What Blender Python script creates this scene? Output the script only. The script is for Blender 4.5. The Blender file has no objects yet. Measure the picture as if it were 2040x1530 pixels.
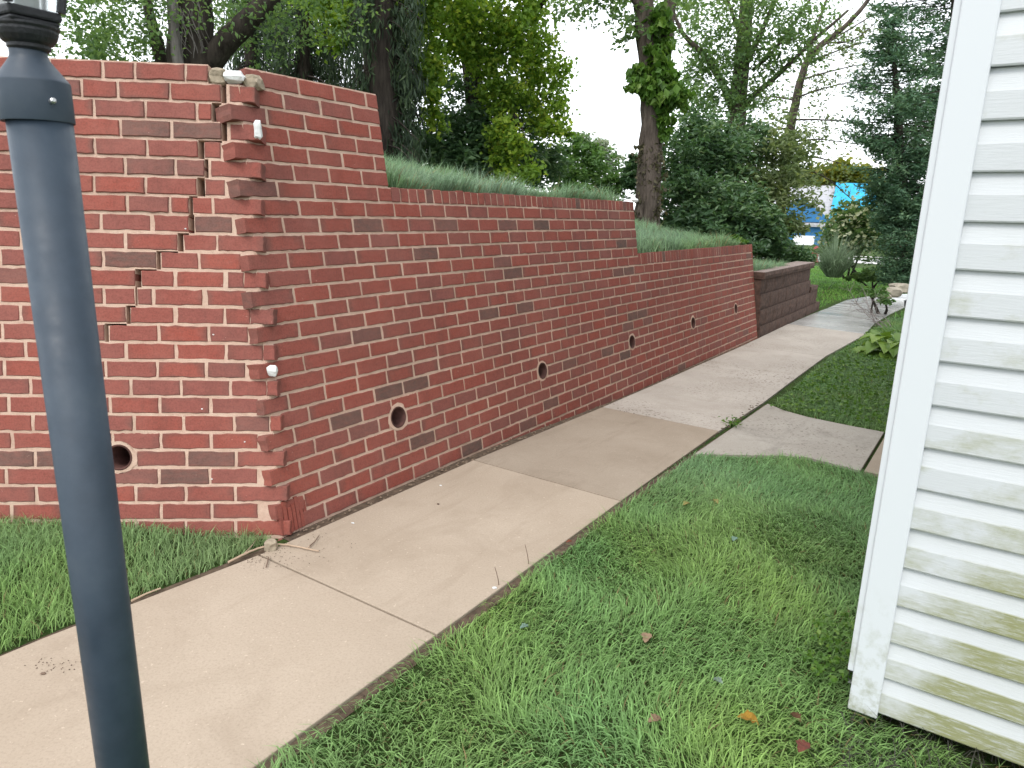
import bpy, math, random
import numpy as np
from mathutils import Matrix, Vector
SC = bpy.context.scene
COL = SC.collection
rng = np.random.default_rng(7)
random.seed(7)
R = math.radians

# ------------------------------------------------------------------ camera
F_PX, CAM_H = 1402.7, 1.4975
CR = np.array([0.999643, 0.00637189, 0.02594758])
CU = np.array([-0.0267185, 0.23839708, 0.97080016])
CF = np.array([0.0, 0.97114686, -0.23848222])
CAM = np.array([0.0, 0.0, CAM_H])
cam_d = bpy.data.cameras.new("camera")
cam = bpy.data.objects.new("camera", cam_d)
COL.objects.link(cam)
cam.matrix_world = Matrix(((CR[0], CU[0], -CF[0], 0), (CR[1], CU[1], -CF[1], 0), (CR[2], CU[2], -CF[2], CAM_H), (0, 0, 0, 1)))
cam_d.sensor_width = 36.0
cam_d.lens = F_PX / 2040 * 36
cam_d.clip_start = 0.05
cam_d.clip_end = 2000
cam_d.dof.use_dof = True
cam_d.dof.focus_distance = 4.2
cam_d.dof.aperture_fstop = 11
SC.camera = cam

# ------------------------------------------------------------------ sky, sun, exposure
SUN_EL, SUN_AZ = 52.0, 205.0          # azimuth clockwise from +Y, the side the light comes from
world = bpy.data.worlds.new("World")
SC.world = world
world.use_nodes = True
wn = world.node_tree
bg = wn.nodes["Background"]
sky = wn.nodes.new("ShaderNodeTexSky")
sky.sky_type = 'NISHITA'
sky.sun_disc = False
sky.sun_elevation = R(SUN_EL)
sky.sun_rotation = R(SUN_AZ)
cloud = wn.nodes.new("ShaderNodeMix")
cloud.data_type = 'RGBA'
cloud.inputs[0].default_value = 0.86
wn.links.new(sky.outputs[0], cloud.inputs[6])
cloud.inputs[7].default_value = (9.3, 9.6, 9.9, 1)     # the white overcast deck
wn.links.new(cloud.outputs[2], bg.inputs[0])
bg.inputs[1].default_value = 0.125
sun_d = bpy.data.lights.new("sun", 'SUN')
sun_d.energy = 0.9
sun_d.angle = R(22)
sun_d.color = (1.0, 0.95, 0.88)
sun = bpy.data.objects.new("sun", sun_d)
COL.objects.link(sun)
sv = Vector((math.sin(R(SUN_AZ)) * math.cos(R(SUN_EL)), math.cos(R(SUN_AZ)) * math.cos(R(SUN_EL)), math.sin(R(SUN_EL))))
sun.rotation_euler = sv.to_track_quat('Z', 'Y').to_euler()
sun.location = sv * 30
SC.view_settings.view_transform = 'Standard'
SC.view_settings.look = 'None'
SC.view_settings.exposure = 0.95
SC.view_settings.gamma = 1.0
SC.cycles.max_bounces = 6
SC.cycles.transparent_max_bounces = 8
SC.cycles.use_denoising = True

# ------------------------------------------------------------------ frames
C_ = 0.0762                                   # one brick course
A0 = np.array([-0.84533, 3.04591, 0.0])       # foot of the long wall, t = 0
D = np.array([0.55654687, 0.83081622, 0.0])   # along the long wall
N = np.array([-0.83081622, 0.55654687, 0.0])  # into the bank
Z = np.array([0, 0, 1.0])
TB = math.tan(0.16325)
A = np.array([-1.05389575, 3.18562106, 1.524])
UPR = Z + N * TB
DL = np.array([0.99714846, 0.07546485, 0.0])
NL = np.array([-0.07546485, 0.99714846, 0.0])
AL = np.array([-1.1268441, 3.07672337, 1.524])
UPL = Z + NL * 0.16426
SLIDE = -0.08044


def W(t, n, z=0.0):
    return A0 + D * t + N * n + Z * z


def tn_of(x, y):
    dx, dy = x - A0[0], y - A0[1]
    return dx * D[0] + dy * D[1], dx * N[0] + dy * N[1]


def P(x, y, d):
    """the point d metres away (horizontally) that the photograph shows at pixel x, y"""
    v = CF + CR * (x - 1020) / F_PX - CU * (y - 765) / F_PX
    return CAM + v * d / math.hypot(v[0], v[1])


def pathz(t):
    return np.interp(t, [1.3, 3.2, 7.0, 9.0], [0.083, 0.022, -0.006, 0.0])


def smooth(x, a, b):
    t = np.clip((x - a) / (b - a), 0, 1)
    return t * t * (3 - 2 * t)


_g = rng.random((64, 64))


def vnoise(x, y, s=1.0):
    x = np.asarray(x) * s + 1000.3
    y = np.asarray(y) * s + 1000.7
    xi, yi = np.floor(x).astype(int), np.floor(y).astype(int)
    fx, fy = x - xi, y - yi
    fx, fy = fx * fx * (3 - 2 * fx), fy * fy * (3 - 2 * fy)
    g = lambda a, b: _g[a % 64, b % 64]
    return (g(xi, yi) * (1 - fx) + g(xi + 1, yi) * fx) * (1 - fy) + (g(xi, yi + 1) * (1 - fx) + g(xi + 1, yi + 1) * fx) * fy


# ------------------------------------------------------------------ objects, tags, meshes
def tag(o, label=None, cat=None, group=None, kind=None):
    if label: o["label"] = label
    if cat: o["category"] = cat
    if group: o["group"] = group
    if kind: o["kind"] = kind
    return o


def thing(name, label, cat, loc=(0, 0, 0), group=None):
    o = bpy.data.objects.new(name, None)
    COL.objects.link(o)
    o.location = Vector(loc)
    o.empty_display_size = 0.1
    return tag(o, label, cat, group)


def link(name, me, mats, parent=None):
    o = bpy.data.objects.new(name, me)
    COL.objects.link(o)
    for m in (mats if isinstance(mats, (list, tuple)) else [mats]):
        me.materials.append(m)
    if parent is not None:
        o.parent = parent
        o.matrix_parent_inverse = Matrix.Translation(-Vector(parent.location))
    return o


def np_mesh(name, V, idx, counts, attrs=None, smooth_=False, mat_idx=None):
    V = np.asarray(V, np.float32)
    idx = np.asarray(idx, np.int32)
    counts = np.asarray(counts, np.int32)
    me = bpy.data.meshes.new(name)
    me.vertices.add(len(V))
    me.vertices.foreach_set("co", V.ravel())
    me.loops.add(len(idx))
    me.loops.foreach_set("vertex_index", idx)
    me.polygons.add(len(counts))
    st = np.zeros(len(counts), np.int32)
    st[1:] = np.cumsum(counts)[:-1]
    me.polygons.foreach_set("loop_start", st)
    me.polygons.foreach_set("loop_total", counts)
    me.polygons.foreach_set("use_smooth", np.full(len(counts), bool(smooth_)))
    if mat_idx is not None:
        me.polygons.foreach_set("material_index", np.asarray(mat_idx, np.int32))
    me.update(calc_edges=True)
    for k, a in (attrs or {}).items():
        a = np.asarray(a, np.float32)
        at = me.attributes.new(k, 'FLOAT_COLOR', 'POINT')
        if a.shape[1] == 3:
            a = np.concatenate([a, np.ones((len(a), 1), np.float32)], 1)
        at.data.foreach_set("color", a.ravel())
    return me


class MB:
    """collects shapes into ONE mesh"""
    def __init__(self):
        self.v, self.i, self.c, self.a, self.b, self.m, self.n = [], [], [], [], [], [], 0

    def add(self, V, faces, a=(0, 0, 0), b=None, m=0):
        V = np.asarray(V, float)
        self.v.append(V)
        for f in faces:
            self.i.extend(int(k) + self.n for k in f)
            self.c.append(len(f))
            self.m.append(m)
        self.a.append(np.tile(np.asarray(a, float), (len(V), 1)))
        self.b.append(np.zeros((len(V), 3)) if b is None else np.asarray(b, float))
        self.n += len(V)

    def box(self, o, x, y, z, a=(0, 0, 0)):
        o, x, y, z = map(np.asarray, (o, x, y, z))
        V = [o, o + x, o + x + y, o + y, o + z, o + x + z, o + x + y + z, o + y + z]
        self.add(V, [(0, 3, 2, 1), (4, 5, 6, 7), (0, 1, 5, 4), (1, 2, 6, 5), (2, 3, 7, 6), (3, 0, 4, 7)], a)

    def prism(self, poly, h0, h1, axis=Z, a=(0, 0, 0)):
        poly = np.asarray(poly, float)
        n = len(poly)
        V = np.concatenate([poly + np.asarray(axis) * h0, poly + np.asarray(axis) * h1])
        fs = [tuple(range(n - 1, -1, -1)), tuple(range(n, 2 * n))] + [(i, (i + 1) % n, n + (i + 1) % n, n + i) for i in range(n)]
        self.add(V, fs, a)

    def tube(self, pts, rad, sides=7, a=(0, 0, 0), wob=0.0):
        pts = np.asarray(pts, float)
        rad = np.broadcast_to(np.asarray(rad, float), (len(pts),))
        T = np.gradient(pts, axis=0)
        T /= np.linalg.norm(T, axis=1)[:, None] + 1e-9
        ref = np.array([0, 0, 1.0]) if abs(T[0][2]) < 0.8 else np.array([1.0, 0, 0])
        V = []
        for p, t, r in zip(pts, T, rad):
            x = np.cross(ref, t); x /= np.linalg.norm(x) + 1e-9
            y = np.cross(t, x)
            ref = np.cross(x, t) * -1 if False else ref
            for k in range(sides):
                an = 2 * math.pi * k / sides
                rr = r * (1 + wob * (random.random() - .5))
                V.append(p + (x * math.cos(an) + y * math.sin(an)) * rr)
        fs = []
        for j in range(len(pts) - 1):
            for k in range(sides):
                k2 = (k + 1) % sides
                fs.append((j * sides + k, j * sides + k2, (j + 1) * sides + k2, (j + 1) * sides + k))
        fs.append(tuple(range(sides - 1, -1, -1)))
        fs.append(tuple((len(pts) - 1) * sides + k for k in range(sides)))
        self.add(V, fs, a)

    def lathe(self, o, axis, prof, sides=32, a=(0, 0, 0), cap=True):
        axis = np.asarray(axis, float); axis /= np.linalg.norm(axis)
        ref = np.array([1.0, 0, 0]) if abs(axis[0]) < .8 else np.array([0, 1.0, 0])
        x = np.cross(axis, ref); x /= np.linalg.norm(x); y = np.cross(axis, x)
        V = [np.asarray(o) + axis * h + (x * math.cos(2 * math.pi * k / sides) + y * math.sin(2 * math.pi * k / sides)) * r for r, h in prof for k in range(sides)]
        fs = [(j * sides + k, j * sides + (k + 1) % sides, (j + 1) * sides + (k + 1) % sides, (j + 1) * sides + k) for j in range(len(prof) - 1) for k in range(sides)]
        if cap:
            fs += [tuple(range(sides - 1, -1, -1)), tuple((len(prof) - 1) * sides + k for k in range(sides))]
        self.add(V, fs, a)

    def build(self, name, mats, parent=None, smooth_=False):
        me = np_mesh(name, np.concatenate(self.v), self.i, self.c, {"tone": np.concatenate(self.a), "buv": np.concatenate(self.b)}, smooth_, self.m)
        return link(name, me, mats, parent)


def bevel(o, w, seg=2):
    m = o.modifiers.new("bevel", 'BEVEL')
    m.width = w
    m.segments = seg
    m.limit_method = 'ANGLE'
    return o


# ------------------------------------------------------------------ materials
def mat(name, base=(.5, .5, .5), rough=.8, spec=.3, metal=0.0):
    m = bpy.data.materials.new(name)
    m.use_nodes = True
    b = m.node_tree.nodes["Principled BSDF"]
    b.inputs["Base Color"].default_value = (*base, 1)
    b.inputs["Roughness"].default_value = rough
    b.inputs["Specular IOR Level"].default_value = spec
    b.inputs["Metallic"].default_value = metal
    return m, m.node_tree, b


class NT:
    def __init__(self, nt): self.nt = nt
    def n(self, t, **k):
        x = self.nt.nodes.new(t)
        for a, v in k.items(): setattr(x, a, v)
        return x
    def l(self, a, b): self.nt.links.new(a, b)
    def val(self, s, sock):
        if hasattr(s, "is_output"): self.l(s, sock)
        else: sock.default_value = s if not isinstance(s, tuple) or len(s) == 4 or len(s) != 3 or sock.type != 'RGBA' else (*s, 1)
    def coord(self, which="Object"): return self.n("ShaderNodeTexCoord").outputs[which]
    def noise(self, scale, detail=4, rough=.55, vec=None, stretch=None, dist=0.0):
        t = self.n("ShaderNodeTexNoise")
        t.inputs["Scale"].default_value = scale
        t.inputs["Detail"].default_value = detail
        t.inputs["Roughness"].default_value = rough
        t.inputs["Distortion"].default_value = dist
        v = vec or self.coord()
        if stretch:
            mp = self.n("ShaderNodeMapping")
            mp.inputs["Scale"].default_value = stretch
            self.l(v, mp.inputs[0]); v = mp.outputs[0]
        self.l(v, t.inputs["Vector"])
        return t.outputs[0]
    def walk(self):
        mp = self.n("ShaderNodeMapping", vector_type='TEXTURE'); mp.inputs["Rotation"].default_value = (0, 0, R(56.2))
        self.l(self.coord(), mp.inputs[0]); return mp.outputs[0]
    def ramp(self, f, stops, interp='LINEAR'):
        r = self.n("ShaderNodeValToRGB")
        e = r.color_ramp.elements
        while len(e) < len(stops): e.new(.5)
        for k, (p, c) in enumerate(stops):
            e[k].position = p
            e[k].color = (c, c, c, 1) if not isinstance(c, tuple) else (*c, 1)
        r.color_ramp.interpolation = interp
        self.l(f, r.inputs[0])
        return r.outputs[0]
    def mix(self, f, a, b, bt='MIX'):
        m = self.n("ShaderNodeMix", data_type='RGBA', blend_type=bt)
        self.val(f, m.inputs[0]); self.val(a, m.inputs[6]); self.val(b, m.inputs[7])
        return m.outputs[2]
    def math(self, op, a, b=0.0, clamp=False):
        m = self.n("ShaderNodeMath", operation=op, use_clamp=clamp)
        self.val(a, m.inputs[0]); self.val(b, m.inputs[1])
        return m.outputs[0]
    def attr(self, name):
        a = self.n("ShaderNodeAttribute"); a.attribute_name = name
        s = self.n("ShaderNodeSeparateColor"); self.l(a.outputs["Color"], s.inputs[0])
        return s.outputs[0], s.outputs[1], s.outputs[2]
    def bump(self, h, strength=.3, dist=.01, prev=None):
        b = self.n("ShaderNodeBump")
        b.inputs["Strength"].default_value = strength
        b.inputs["Distance"].default_value = dist
        self.l(h, b.inputs["Height"])
        if prev: self.l(prev, b.inputs["Normal"])
        return b.outputs[0]


def simple(name, base, rough=.7, var=.25, scale=8.0, bump=.0, bscale=60, spec=.3, metal=0.0, stretch=None):
    m, nt, b = mat(name, base, rough, spec, metal)
    t = NT(nt)
    n = t.noise(scale, 5, .6, stretch=stretch)
    dark = tuple(c * (1 - var) for c in base)
    lite = tuple(min(1, c * (1 + var)) for c in base)
    t.l(t.ramp(n, [(.3, dark), (.7, lite)]), b.inputs["Base Color"])
    if bump:
        t.l(t.bump(t.noise(bscale, 6, .6, stretch=stretch), bump, .01), b.inputs["Normal"])
    return m


def brick_mat():
    m, nt, b = mat("brick", rough=.88, spec=.2)
    t = NT(nt)
    tone, flash, rnd = t.attr("tone")
    u, v, _ = t.attr("buv")
    base = t.ramp(tone, [(0, (.305, .078, .056)), (.3, (.28, .081, .062)), (.6, (.248, .086, .071)), (.82, (.19, .09, .076)), (1, (.118, .084, .070))])
    # flashed edges: greyer towards the rim of some bricks
    uu = t.math('POWER', t.math('ABSOLUTE', u), 3.0)
    vv = t.math('POWER', t.math('ABSOLUTE', v), 3.0)
    off = t.n("ShaderNodeVectorMath", operation='ADD')
    cmb = t.n("ShaderNodeCombineXYZ"); t.l(t.math('MULTIPLY', rnd, 50.0), cmb.inputs[0])
    t.l(t.coord(), off.inputs[0]); t.l(cmb.outputs[0], off.inputs[1])
    nz = t.noise(16, 4, .6, vec=off.outputs[0])
    e = t.math('ADD', t.math('MAXIMUM', uu, vv), t.math('MULTIPLY', t.math('SUBTRACT', nz, .5), 1.6))
    e = t.math('MULTIPLY', t.math('MULTIPLY', t.ramp(e, [(.25, 0.0), (1.0, 1.0)]), flash), .7, True)
    base = t.mix(e, base, (.125, .078, .065))
    fine = t.noise(140, 6, .7)
    base = t.mix(t.math('MULTIPLY', t.ramp(fine, [(.35, 1.0), (.55, 0.0)]), .45), base, (.085, .032, .025))
    mid = t.noise(22, 5, .65, vec=off.outputs[0], stretch=(1, 1, 2.4))
    base = t.mix(t.math('MULTIPLY', t.ramp(mid, [(.45, 0.0), (.75, 1.0)]), .4), base, (.33, .115, .09))
    base = t.mix(t.math('MULTIPLY', t.ramp(t.noise(2.6, 5, .65), [(.45, 0.0), (.7, 1.0)]), .22), base, (.36, .17, .135))
    base = t.mix(t.math('MULTIPLY', t.ramp(t.noise(1.1, 5, .6), [(.5, 0.0), (.75, 1.0)]), .3), base, (.12, .055, .045))
    run = t.noise(1.0, 6, .7, stretch=(7, 7, .55))
    base = t.mix(t.math('MULTIPLY', t.ramp(run, [(.52, 0.0), (.72, 1.0)]), .28), base, (.085, .05, .042))
    # efflorescence and dust, a few pale flecks
    sp = t.noise(55, 3, .5)
    base = t.mix(t.math('MULTIPLY', t.ramp(sp, [(.73, 0.0), (.78, 1.0)]), .45), base, (.6, .4, .34))
    t.l(base, b.inputs["Base Color"])
    h = t.math('ADD', t.noise(170, 5, .7), t.math('MULTIPLY', t.noise(26, 3, .5), 1.2))
    t.l(t.bump(h, .5, .004), b.inputs["Normal"])
    return m


def mortar_mat():
    m, nt, b = mat("mortar", rough=.95, spec=.1)
    t = NT(nt)
    a = t.noise(14, 6, .65)
    base = t.ramp(a, [(.3, (.52, .345, .265)), (.5, (.63, .44, .345)), (.72, (.69, .52, .41))])
    grit = t.noise(320, 3, .6)
    base = t.mix(t.ramp(grit, [(.35, .28), (.5, 0.0)]), base, (.29, .21, .16))
    big = t.noise(1.7, 3, .5)
    base = t.mix(t.ramp(big, [(.5, 0.0), (.75, .45)]), base, (.40, .32, .235))
    t.l(base, b.inputs["Base Color"])
    t.l(t.bump(t.math('ADD', t.noise(90, 6, .7), t.noise(300, 3, .6)), .8, .006), b.inputs["Normal"])
    return m


def concrete_mat(name, c0, c1, stain, stain_amt, pit=0.0, rough=.9, wet=False, damp=None):
    m, nt, b = mat(name, rough=rough, spec=.25)
    t = NT(nt)
    base = t.ramp(t.noise(1.6, 6, .6), [(.3, c0), (.7, c1)])
    base = t.mix(t.math('MULTIPLY', t.ramp(t.noise(2.3, 7, .7, dist=.6), [(.5, 0.0), (.72, 1.0)]), stain_amt), base, stain)
    fine = t.noise(120, 5, .75)
    base = t.mix(t.ramp(fine, [(.3, .5), (.52, 0.0)]), base, tuple(c * .6 for c in c0))
    base = t.mix(t.ramp(t.noise(70, 2, .5), [(.68, 0.0), (.74, .7)]), base, tuple(min(1, c * 1.25) for c in c1))
    if pit:
        pn = t.noise(46, 2, .5, stretch=(1, 1, 1))
        msk = t.math('MULTIPLY', t.ramp(pn, [(.6, 0.0), (.64, 1.0)]), t.ramp(t.noise(1.1, 3, .5), [(.42, 0.0), (.6, 1.0)]))
        base = t.mix(t.math('MULTIPLY', msk, pit), base, (.13, .1, .08))
    if damp:
        base = t.mix(t.math('MULTIPLY', t.ramp(t.noise(.85, 4, .55), [(.42, 0.0), (.66, 1.0)]), damp[0]), base, damp[1])
    t.l(base, b.inputs["Base Color"])
    h = t.math('ADD', fine, t.math('MULTIPLY', t.noise(40, 5, .6), 1.0))
    t.l(t.bump(h, .25, .004), b.inputs["Normal"])
    base = t.mix(t.math('MULTIPLY', t.ramp(t.noise(1.0, 6, .7, vec=t.walk(), stretch=(.9, 5.5, 1)), [(.55, 0.0), (.75, 1.0)]), .45), base, stain)
    t.l(base, b.inputs["Base Color"])
    if wet:
        t.l(t.ramp(t.noise(1.0, 4, .6, vec=t.walk(), stretch=(2.2, .6, 1)), [(.35, .13), (.65, .34)]), b.inputs["Roughness"])
        b.inputs["Specular IOR Level"].default_value = .6
    return m


def leaf_mat(name, stops, rough=.55, trans=.35, spec=.3):
    """stops: colour ramp over the per-leaf random value"""
    m, nt, b = mat(name, rough=rough, spec=spec)
    t = NT(nt)
    rnd, clump, _ = t.attr("tone")
    f = t.math('ADD', t.math('MULTIPLY', rnd, .55), t.math('MULTIPLY', clump, .45))
    col = t.ramp(f, stops)
    t.l(col, b.inputs["Base Color"])
    tr = t.n("ShaderNodeBsdfTranslucent")
    t.l(t.mix(1.0, col, (1.0, 1.0, .55), 'MULTIPLY'), tr.inputs[0])
    mx = t.n("ShaderNodeMixShader")
    mx.inputs[0].default_value = trans
    out = nt.nodes["Material Output"]
    t.l(b.outputs[0], mx.inputs[1]); t.l(tr.outputs[0], mx.inputs[2]); t.l(mx.outputs[0], out.inputs[0])
    return m


def attr_mat(name, rough=.6, trans=.25, spec=.25):
    """colour straight from the per-blade attribute (natural colour of each blade)"""
    m, nt, b = mat(name, rough=rough, spec=spec)
    t = NT(nt)
    a = t.n("ShaderNodeAttribute"); a.attribute_name = "tone"
    t.l(a.outputs["Color"], b.inputs["Base Color"])
    if trans:
        tr = t.n("ShaderNodeBsdfTranslucent"); t.l(a.outputs["Color"], tr.inputs[0])
        mx = t.n("ShaderNodeMixShader"); mx.inputs[0].default_value = trans
        t.l(b.outputs[0], mx.inputs[1]); t.l(tr.outputs[0], mx.inputs[2]); t.l(mx.outputs[0], nt.nodes["Material Output"].inputs[0])
    return m


def bark_mat(name, c0, c1, scale=14, bump=.9):
    m, nt, b = mat(name, rough=.95, spec=.1)
    t = NT(nt)
    n = t.noise(scale, 7, .7, stretch=(1, 1, .16))
    t.l(t.ramp(n, [(.32, c0), (.68, c1)]), b.inputs["Base Color"])
    t.l(t.bump(n, bump, .04), b.inputs["Normal"])
    return m


def siding_mat():
    m, nt, b = mat("siding_vinyl", rough=.55, spec=.35)
    t = NT(nt)
    co = t.coord()
    grain = t.noise(9, 5, .65, stretch=(2.0, 2.0, 26))
    base = t.ramp(t.noise(1.3, 3, .5), [(.3, (.49, .51, .525)), (.7, (.55, .57, .585))])
    # algae: only near the bottom, thickening away from the corner, patchy
    sx = t.n("ShaderNodeSeparateXYZ"); t.l(co, sx.inputs[0])
    low = t.math('SUBTRACT', 1.0, t.math('DIVIDE', t.math('SUBTRACT', sx.outputs[2], .1), 1.25), True)
    tone, flat, _ = t.attr("tone")          # tone: metres from the corner, flat: 1 on the weathered lower flat of each course
    away = t.math('MULTIPLY', t.math('SUBTRACT', tone, .06), 3.2, True)
    pat = t.noise(7, 6, .65, stretch=(1, 1, 1.6))
    a = t.math('ADD', t.math('MULTIPLY', t.math('MULTIPLY', low, low), t.math('ADD', .2, t.math('MULTIPLY', away, .9))), t.math('MULTIPLY', t.math('SUBTRACT', pat, .5), .75))
    a = t.math('MULTIPLY', t.ramp(a, [(.03, 0.0), (.32, 1.0)]), t.math('ADD', .10, t.math('MULTIPLY', flat, .88)))
    a = t.math('MULTIPLY', a, t.ramp(t.noise(5.0, 7, .75, stretch=(4, 4, 34)), [(.33, .3), (.52, 1.0)]), True)
    base = t.mix(t.math('MULTIPLY', a, .9), base, (.215, .22, .075))
    spk = t.ramp(t.noise(120, 3, .6), [(.66, 0.0), (.72, .5)])
    base = t.mix(t.math('MULTIPLY', spk, t.math('ADD', .08, a)), base, (.16, .17, .12))
    t.l(base, b.inputs["Base Color"])
    t.l(t.bump(grain, .22, .004), b.inputs["Normal"])
    return m


M = {}
M['brick'] = brick_mat()
M['mortar'] = mortar_mat()
M['core'] = simple("wall_core", (.06, .03, .022), .95, .4, 20, .4)  # dark brown puts the shade at the back of the crack into colour
M['pipe'] = simple("clay_pipe", (.075, .032, .026), .8, .4, 20, .3)  # clay colour darkened to stand for the shade inside the drain holes
M['plaster'] = simple("white_plaster", (.66, .67, .66), .8, .06, 12, .6, 50)
M['lump'] = simple("old_mortar", (.32, .265, .195), .95, .25, 30, .9, 60)
M['conc_new'] = concrete_mat("concrete_tan", (.362, .290, .220), (.43, .352, .275), (.225, .17, .12), .35)
M['conc_damp'] = concrete_mat("concrete_brown", (.31, .25, .192), (.375, .31, .244), (.185, .14, .10), .35, damp=(.4, (.215, .165, .118)))
M['conc_old'] = concrete_mat("concrete_old", (.37, .325, .28), (.47, .42, .37), (.28, .235, .19), .45, pit=.85)
M['conc_side'] = concrete_mat("concrete_grey", (.32, .285, .245), (.40, .365, .32), (.16, .14, .12), .55, pit=.6)
M['conc_wet'] = concrete_mat("concrete_wet", (.33, .32, .305), (.42, .41, .39), (.24, .23, .22), .4, rough=.35, wet=True)
M['block'] = simple("block_brown", (.088, .054, .042), .95, .5, 18, 1.0, 40)
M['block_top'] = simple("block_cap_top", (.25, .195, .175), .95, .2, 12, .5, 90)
M['siding'] = siding_mat()
M['trim'] = None


# ------------------------------------------------------------------ ground and bank
def ground_h(x, y):
    t, n = tn_of(x, y)
    d = np.hypot(x, y)
    h = pathz(t) - 0.016
    left = smooth(n, 0.0, .55) * smooth(-t, .1, .9)          # lawn rises to the foot of the side wall
    h = h + left * np.clip(.055 + .03 * (-t - .5), 0, .12)
    h = h - .07 * smooth(n, -.93, -.78) * smooth(-n, .2, .34) * smooth(t, -5, -4.5) * smooth(-t, -8, -7.5)
    far = np.interp(d, [0, 15, 40, 90, 300, 900], [0, 0, -.41, -1.45, -3.2, -6])
    h = h + far
    h = h + .02 * (vnoise(x, y, 1.3) - .5) * smooth(d, 1.0, 3.0) * smooth(np.abs(n + .5), .6, 1.0)
    return h


def bank_h(t, n):
    zf = np.interp(t, [-20, .45, .72, 1.5, 3.66, 3.80, 7.14, 7.28, 9.9, 10.5, 11.2, 14], [1.95, 1.95, 1.615, 1.60, 1.575, 1.17, 1.15, .80, .72, .36, -.03, -.08])
    zs = np.interp(t, [-20, .3, 1.2, 3.0, 5.0, 7.1, 8.2, 9.8, 11.4, 14], [1.95, 1.9, 1.63, 1.55, 1.28, 1.12, .80, .68, -.03, -.08])
    zb = zf + (zs - zf) * smooth(n, .05, .9)
    rise = np.interp(n, [0, .3, 1.0, 3.0, 6, 12, 30], [0, 0.0, .17, .66, .95, 1.2, 1.4])
    k = np.interp(t, [-5, 0, 2.5, 6, 9.0, 10.6, 11.6], [.5, .5, .72, .78, .62, .25, 0.0])
    return zb + rise * k + .05 * (vnoise(t, n, .9) - .5) * np.clip(n, 0, 1)


def grid(name, xs, ys, hf, m, kind='structure', cut=None):
    X, Y = np.meshgrid(xs, ys)
    V = np.stack([X, Y, hf(X, Y)], -1).reshape(-1, 3)
    nx, ny = len(xs), len(ys)
    i = np.arange(nx * ny).reshape(ny, nx)
    q = np.stack([i[:-1, :-1], i[:-1, 1:], i[1:, 1:], i[1:, :-1]], -1).reshape(-1, 4)
    o = link(name, np_mesh(name, V, q.ravel(), np.full(len(q), 4), smooth_=True), m)
    o["kind"] = kind
    return o


def soil_mat():
    m, nt, b = mat("lawn_soil", rough=1, spec=.05)
    t = NT(nt)
    g = t.ramp(t.noise(2.2, 6, .6), [(.3, (.028, .066, .018)), (.55, (.045, .10, .022)), (.75, (.075, .12, .03))])
    g = t.mix(t.ramp(t.noise(60, 5, .7), [(.42, 0.0), (.6, .65)]), g, (.07, .05, .03))
    t.l(g, b.inputs[0])
    t.l(t.bump(t.noise(50, 6, .7), 1.0, .03), b.inputs["Normal"])
    return m


M['soil'] = soil_mat()
M['dirt'] = simple("edge_dirt", (.10, .07, .048), 1, .45, 30, 1.0, 70)
def spaced(a, b, s, far):
    c = list(np.arange(a, b, s))
    lo, hi, st = [], [], s
    x = c[0]
    while x > -far: st *= 1.35; x -= st; lo.append(x)
    x, st = c[-1], s
    while x < far: st *= 1.35; x += st; hi.append(x)
    return np.array(lo[::-1] + c + hi)
grid("ground", spaced(-5, 12, .14, 900), spaced(-1.5, 26, .14, 900), ground_h, M['soil'])

# the grassed bank the walls hold back
T3_ = 7.2
ts = np.concatenate([np.linspace(-9, -.5, 20), np.arange(-.3, 14.6, .08)])
ss = np.concatenate([[-.004], np.linspace(0, 4, 36), np.linspace(4.3, 34, 26)])
T_, S_ = np.meshgrid(ts, ss)
N_ = np.where(T_ < 0, -T_ * 1.273, 0) + np.where(T_ < T3_, .40, .22) + S_
H_ = bank_h(T_, N_ - np.where(T_ < 7.2, .3, .1))
H_[0] -= .45
V_ = A0 + D * T_[..., None] + N * N_[..., None] + Z * H_[..., None]
nx, ny = len(ts), len(ss)
i_ = np.arange(nx * ny).reshape(ny, nx)
q_ = np.stack([i_[:-1, :-1], i_[:-1, 1:], i_[1:, 1:], i_[1:, :-1]], -1).reshape(-1, 4)
hill = link("hill", np_mesh("hill", V_.reshape(-1, 3), q_.ravel(), np.full(len(q_), 4), smooth_=True), M['soil'])
hill["kind"] = "structure"

# ------------------------------------------------------------------ path
def slab(mb, quad, th=.12, gap=.0048, far=.013):
    """quad: (t, n) corners; shrunk by half a joint"""
    q = np.array(quad, float)
    if q[:, 0].min() > 8: gap = far
    c = q.mean(0)
    V = []
    n = len(q)
    for k in range(n):
        a, b_, d_ = q[k - 1], q[k], q[(k + 1) % n]
        v1 = (a - b_) / np.linalg.norm(a - b_); v2 = (d_ - b_) / np.linalg.norm(d_ - b_)
        V.append(b_ + (v1 + v2) * gap)
    top = [W(t, n_, pathz(t)) for t, n_ in V]
    mb.prism(top, -th, 0)


def path_obj(name, quads, m):
    mb = MB()
    for q in quads: slab(mb, q)
    o = bevel(mb.build(name, m), .0035, 2)
    o["kind"] = "structure"
    return o


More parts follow.
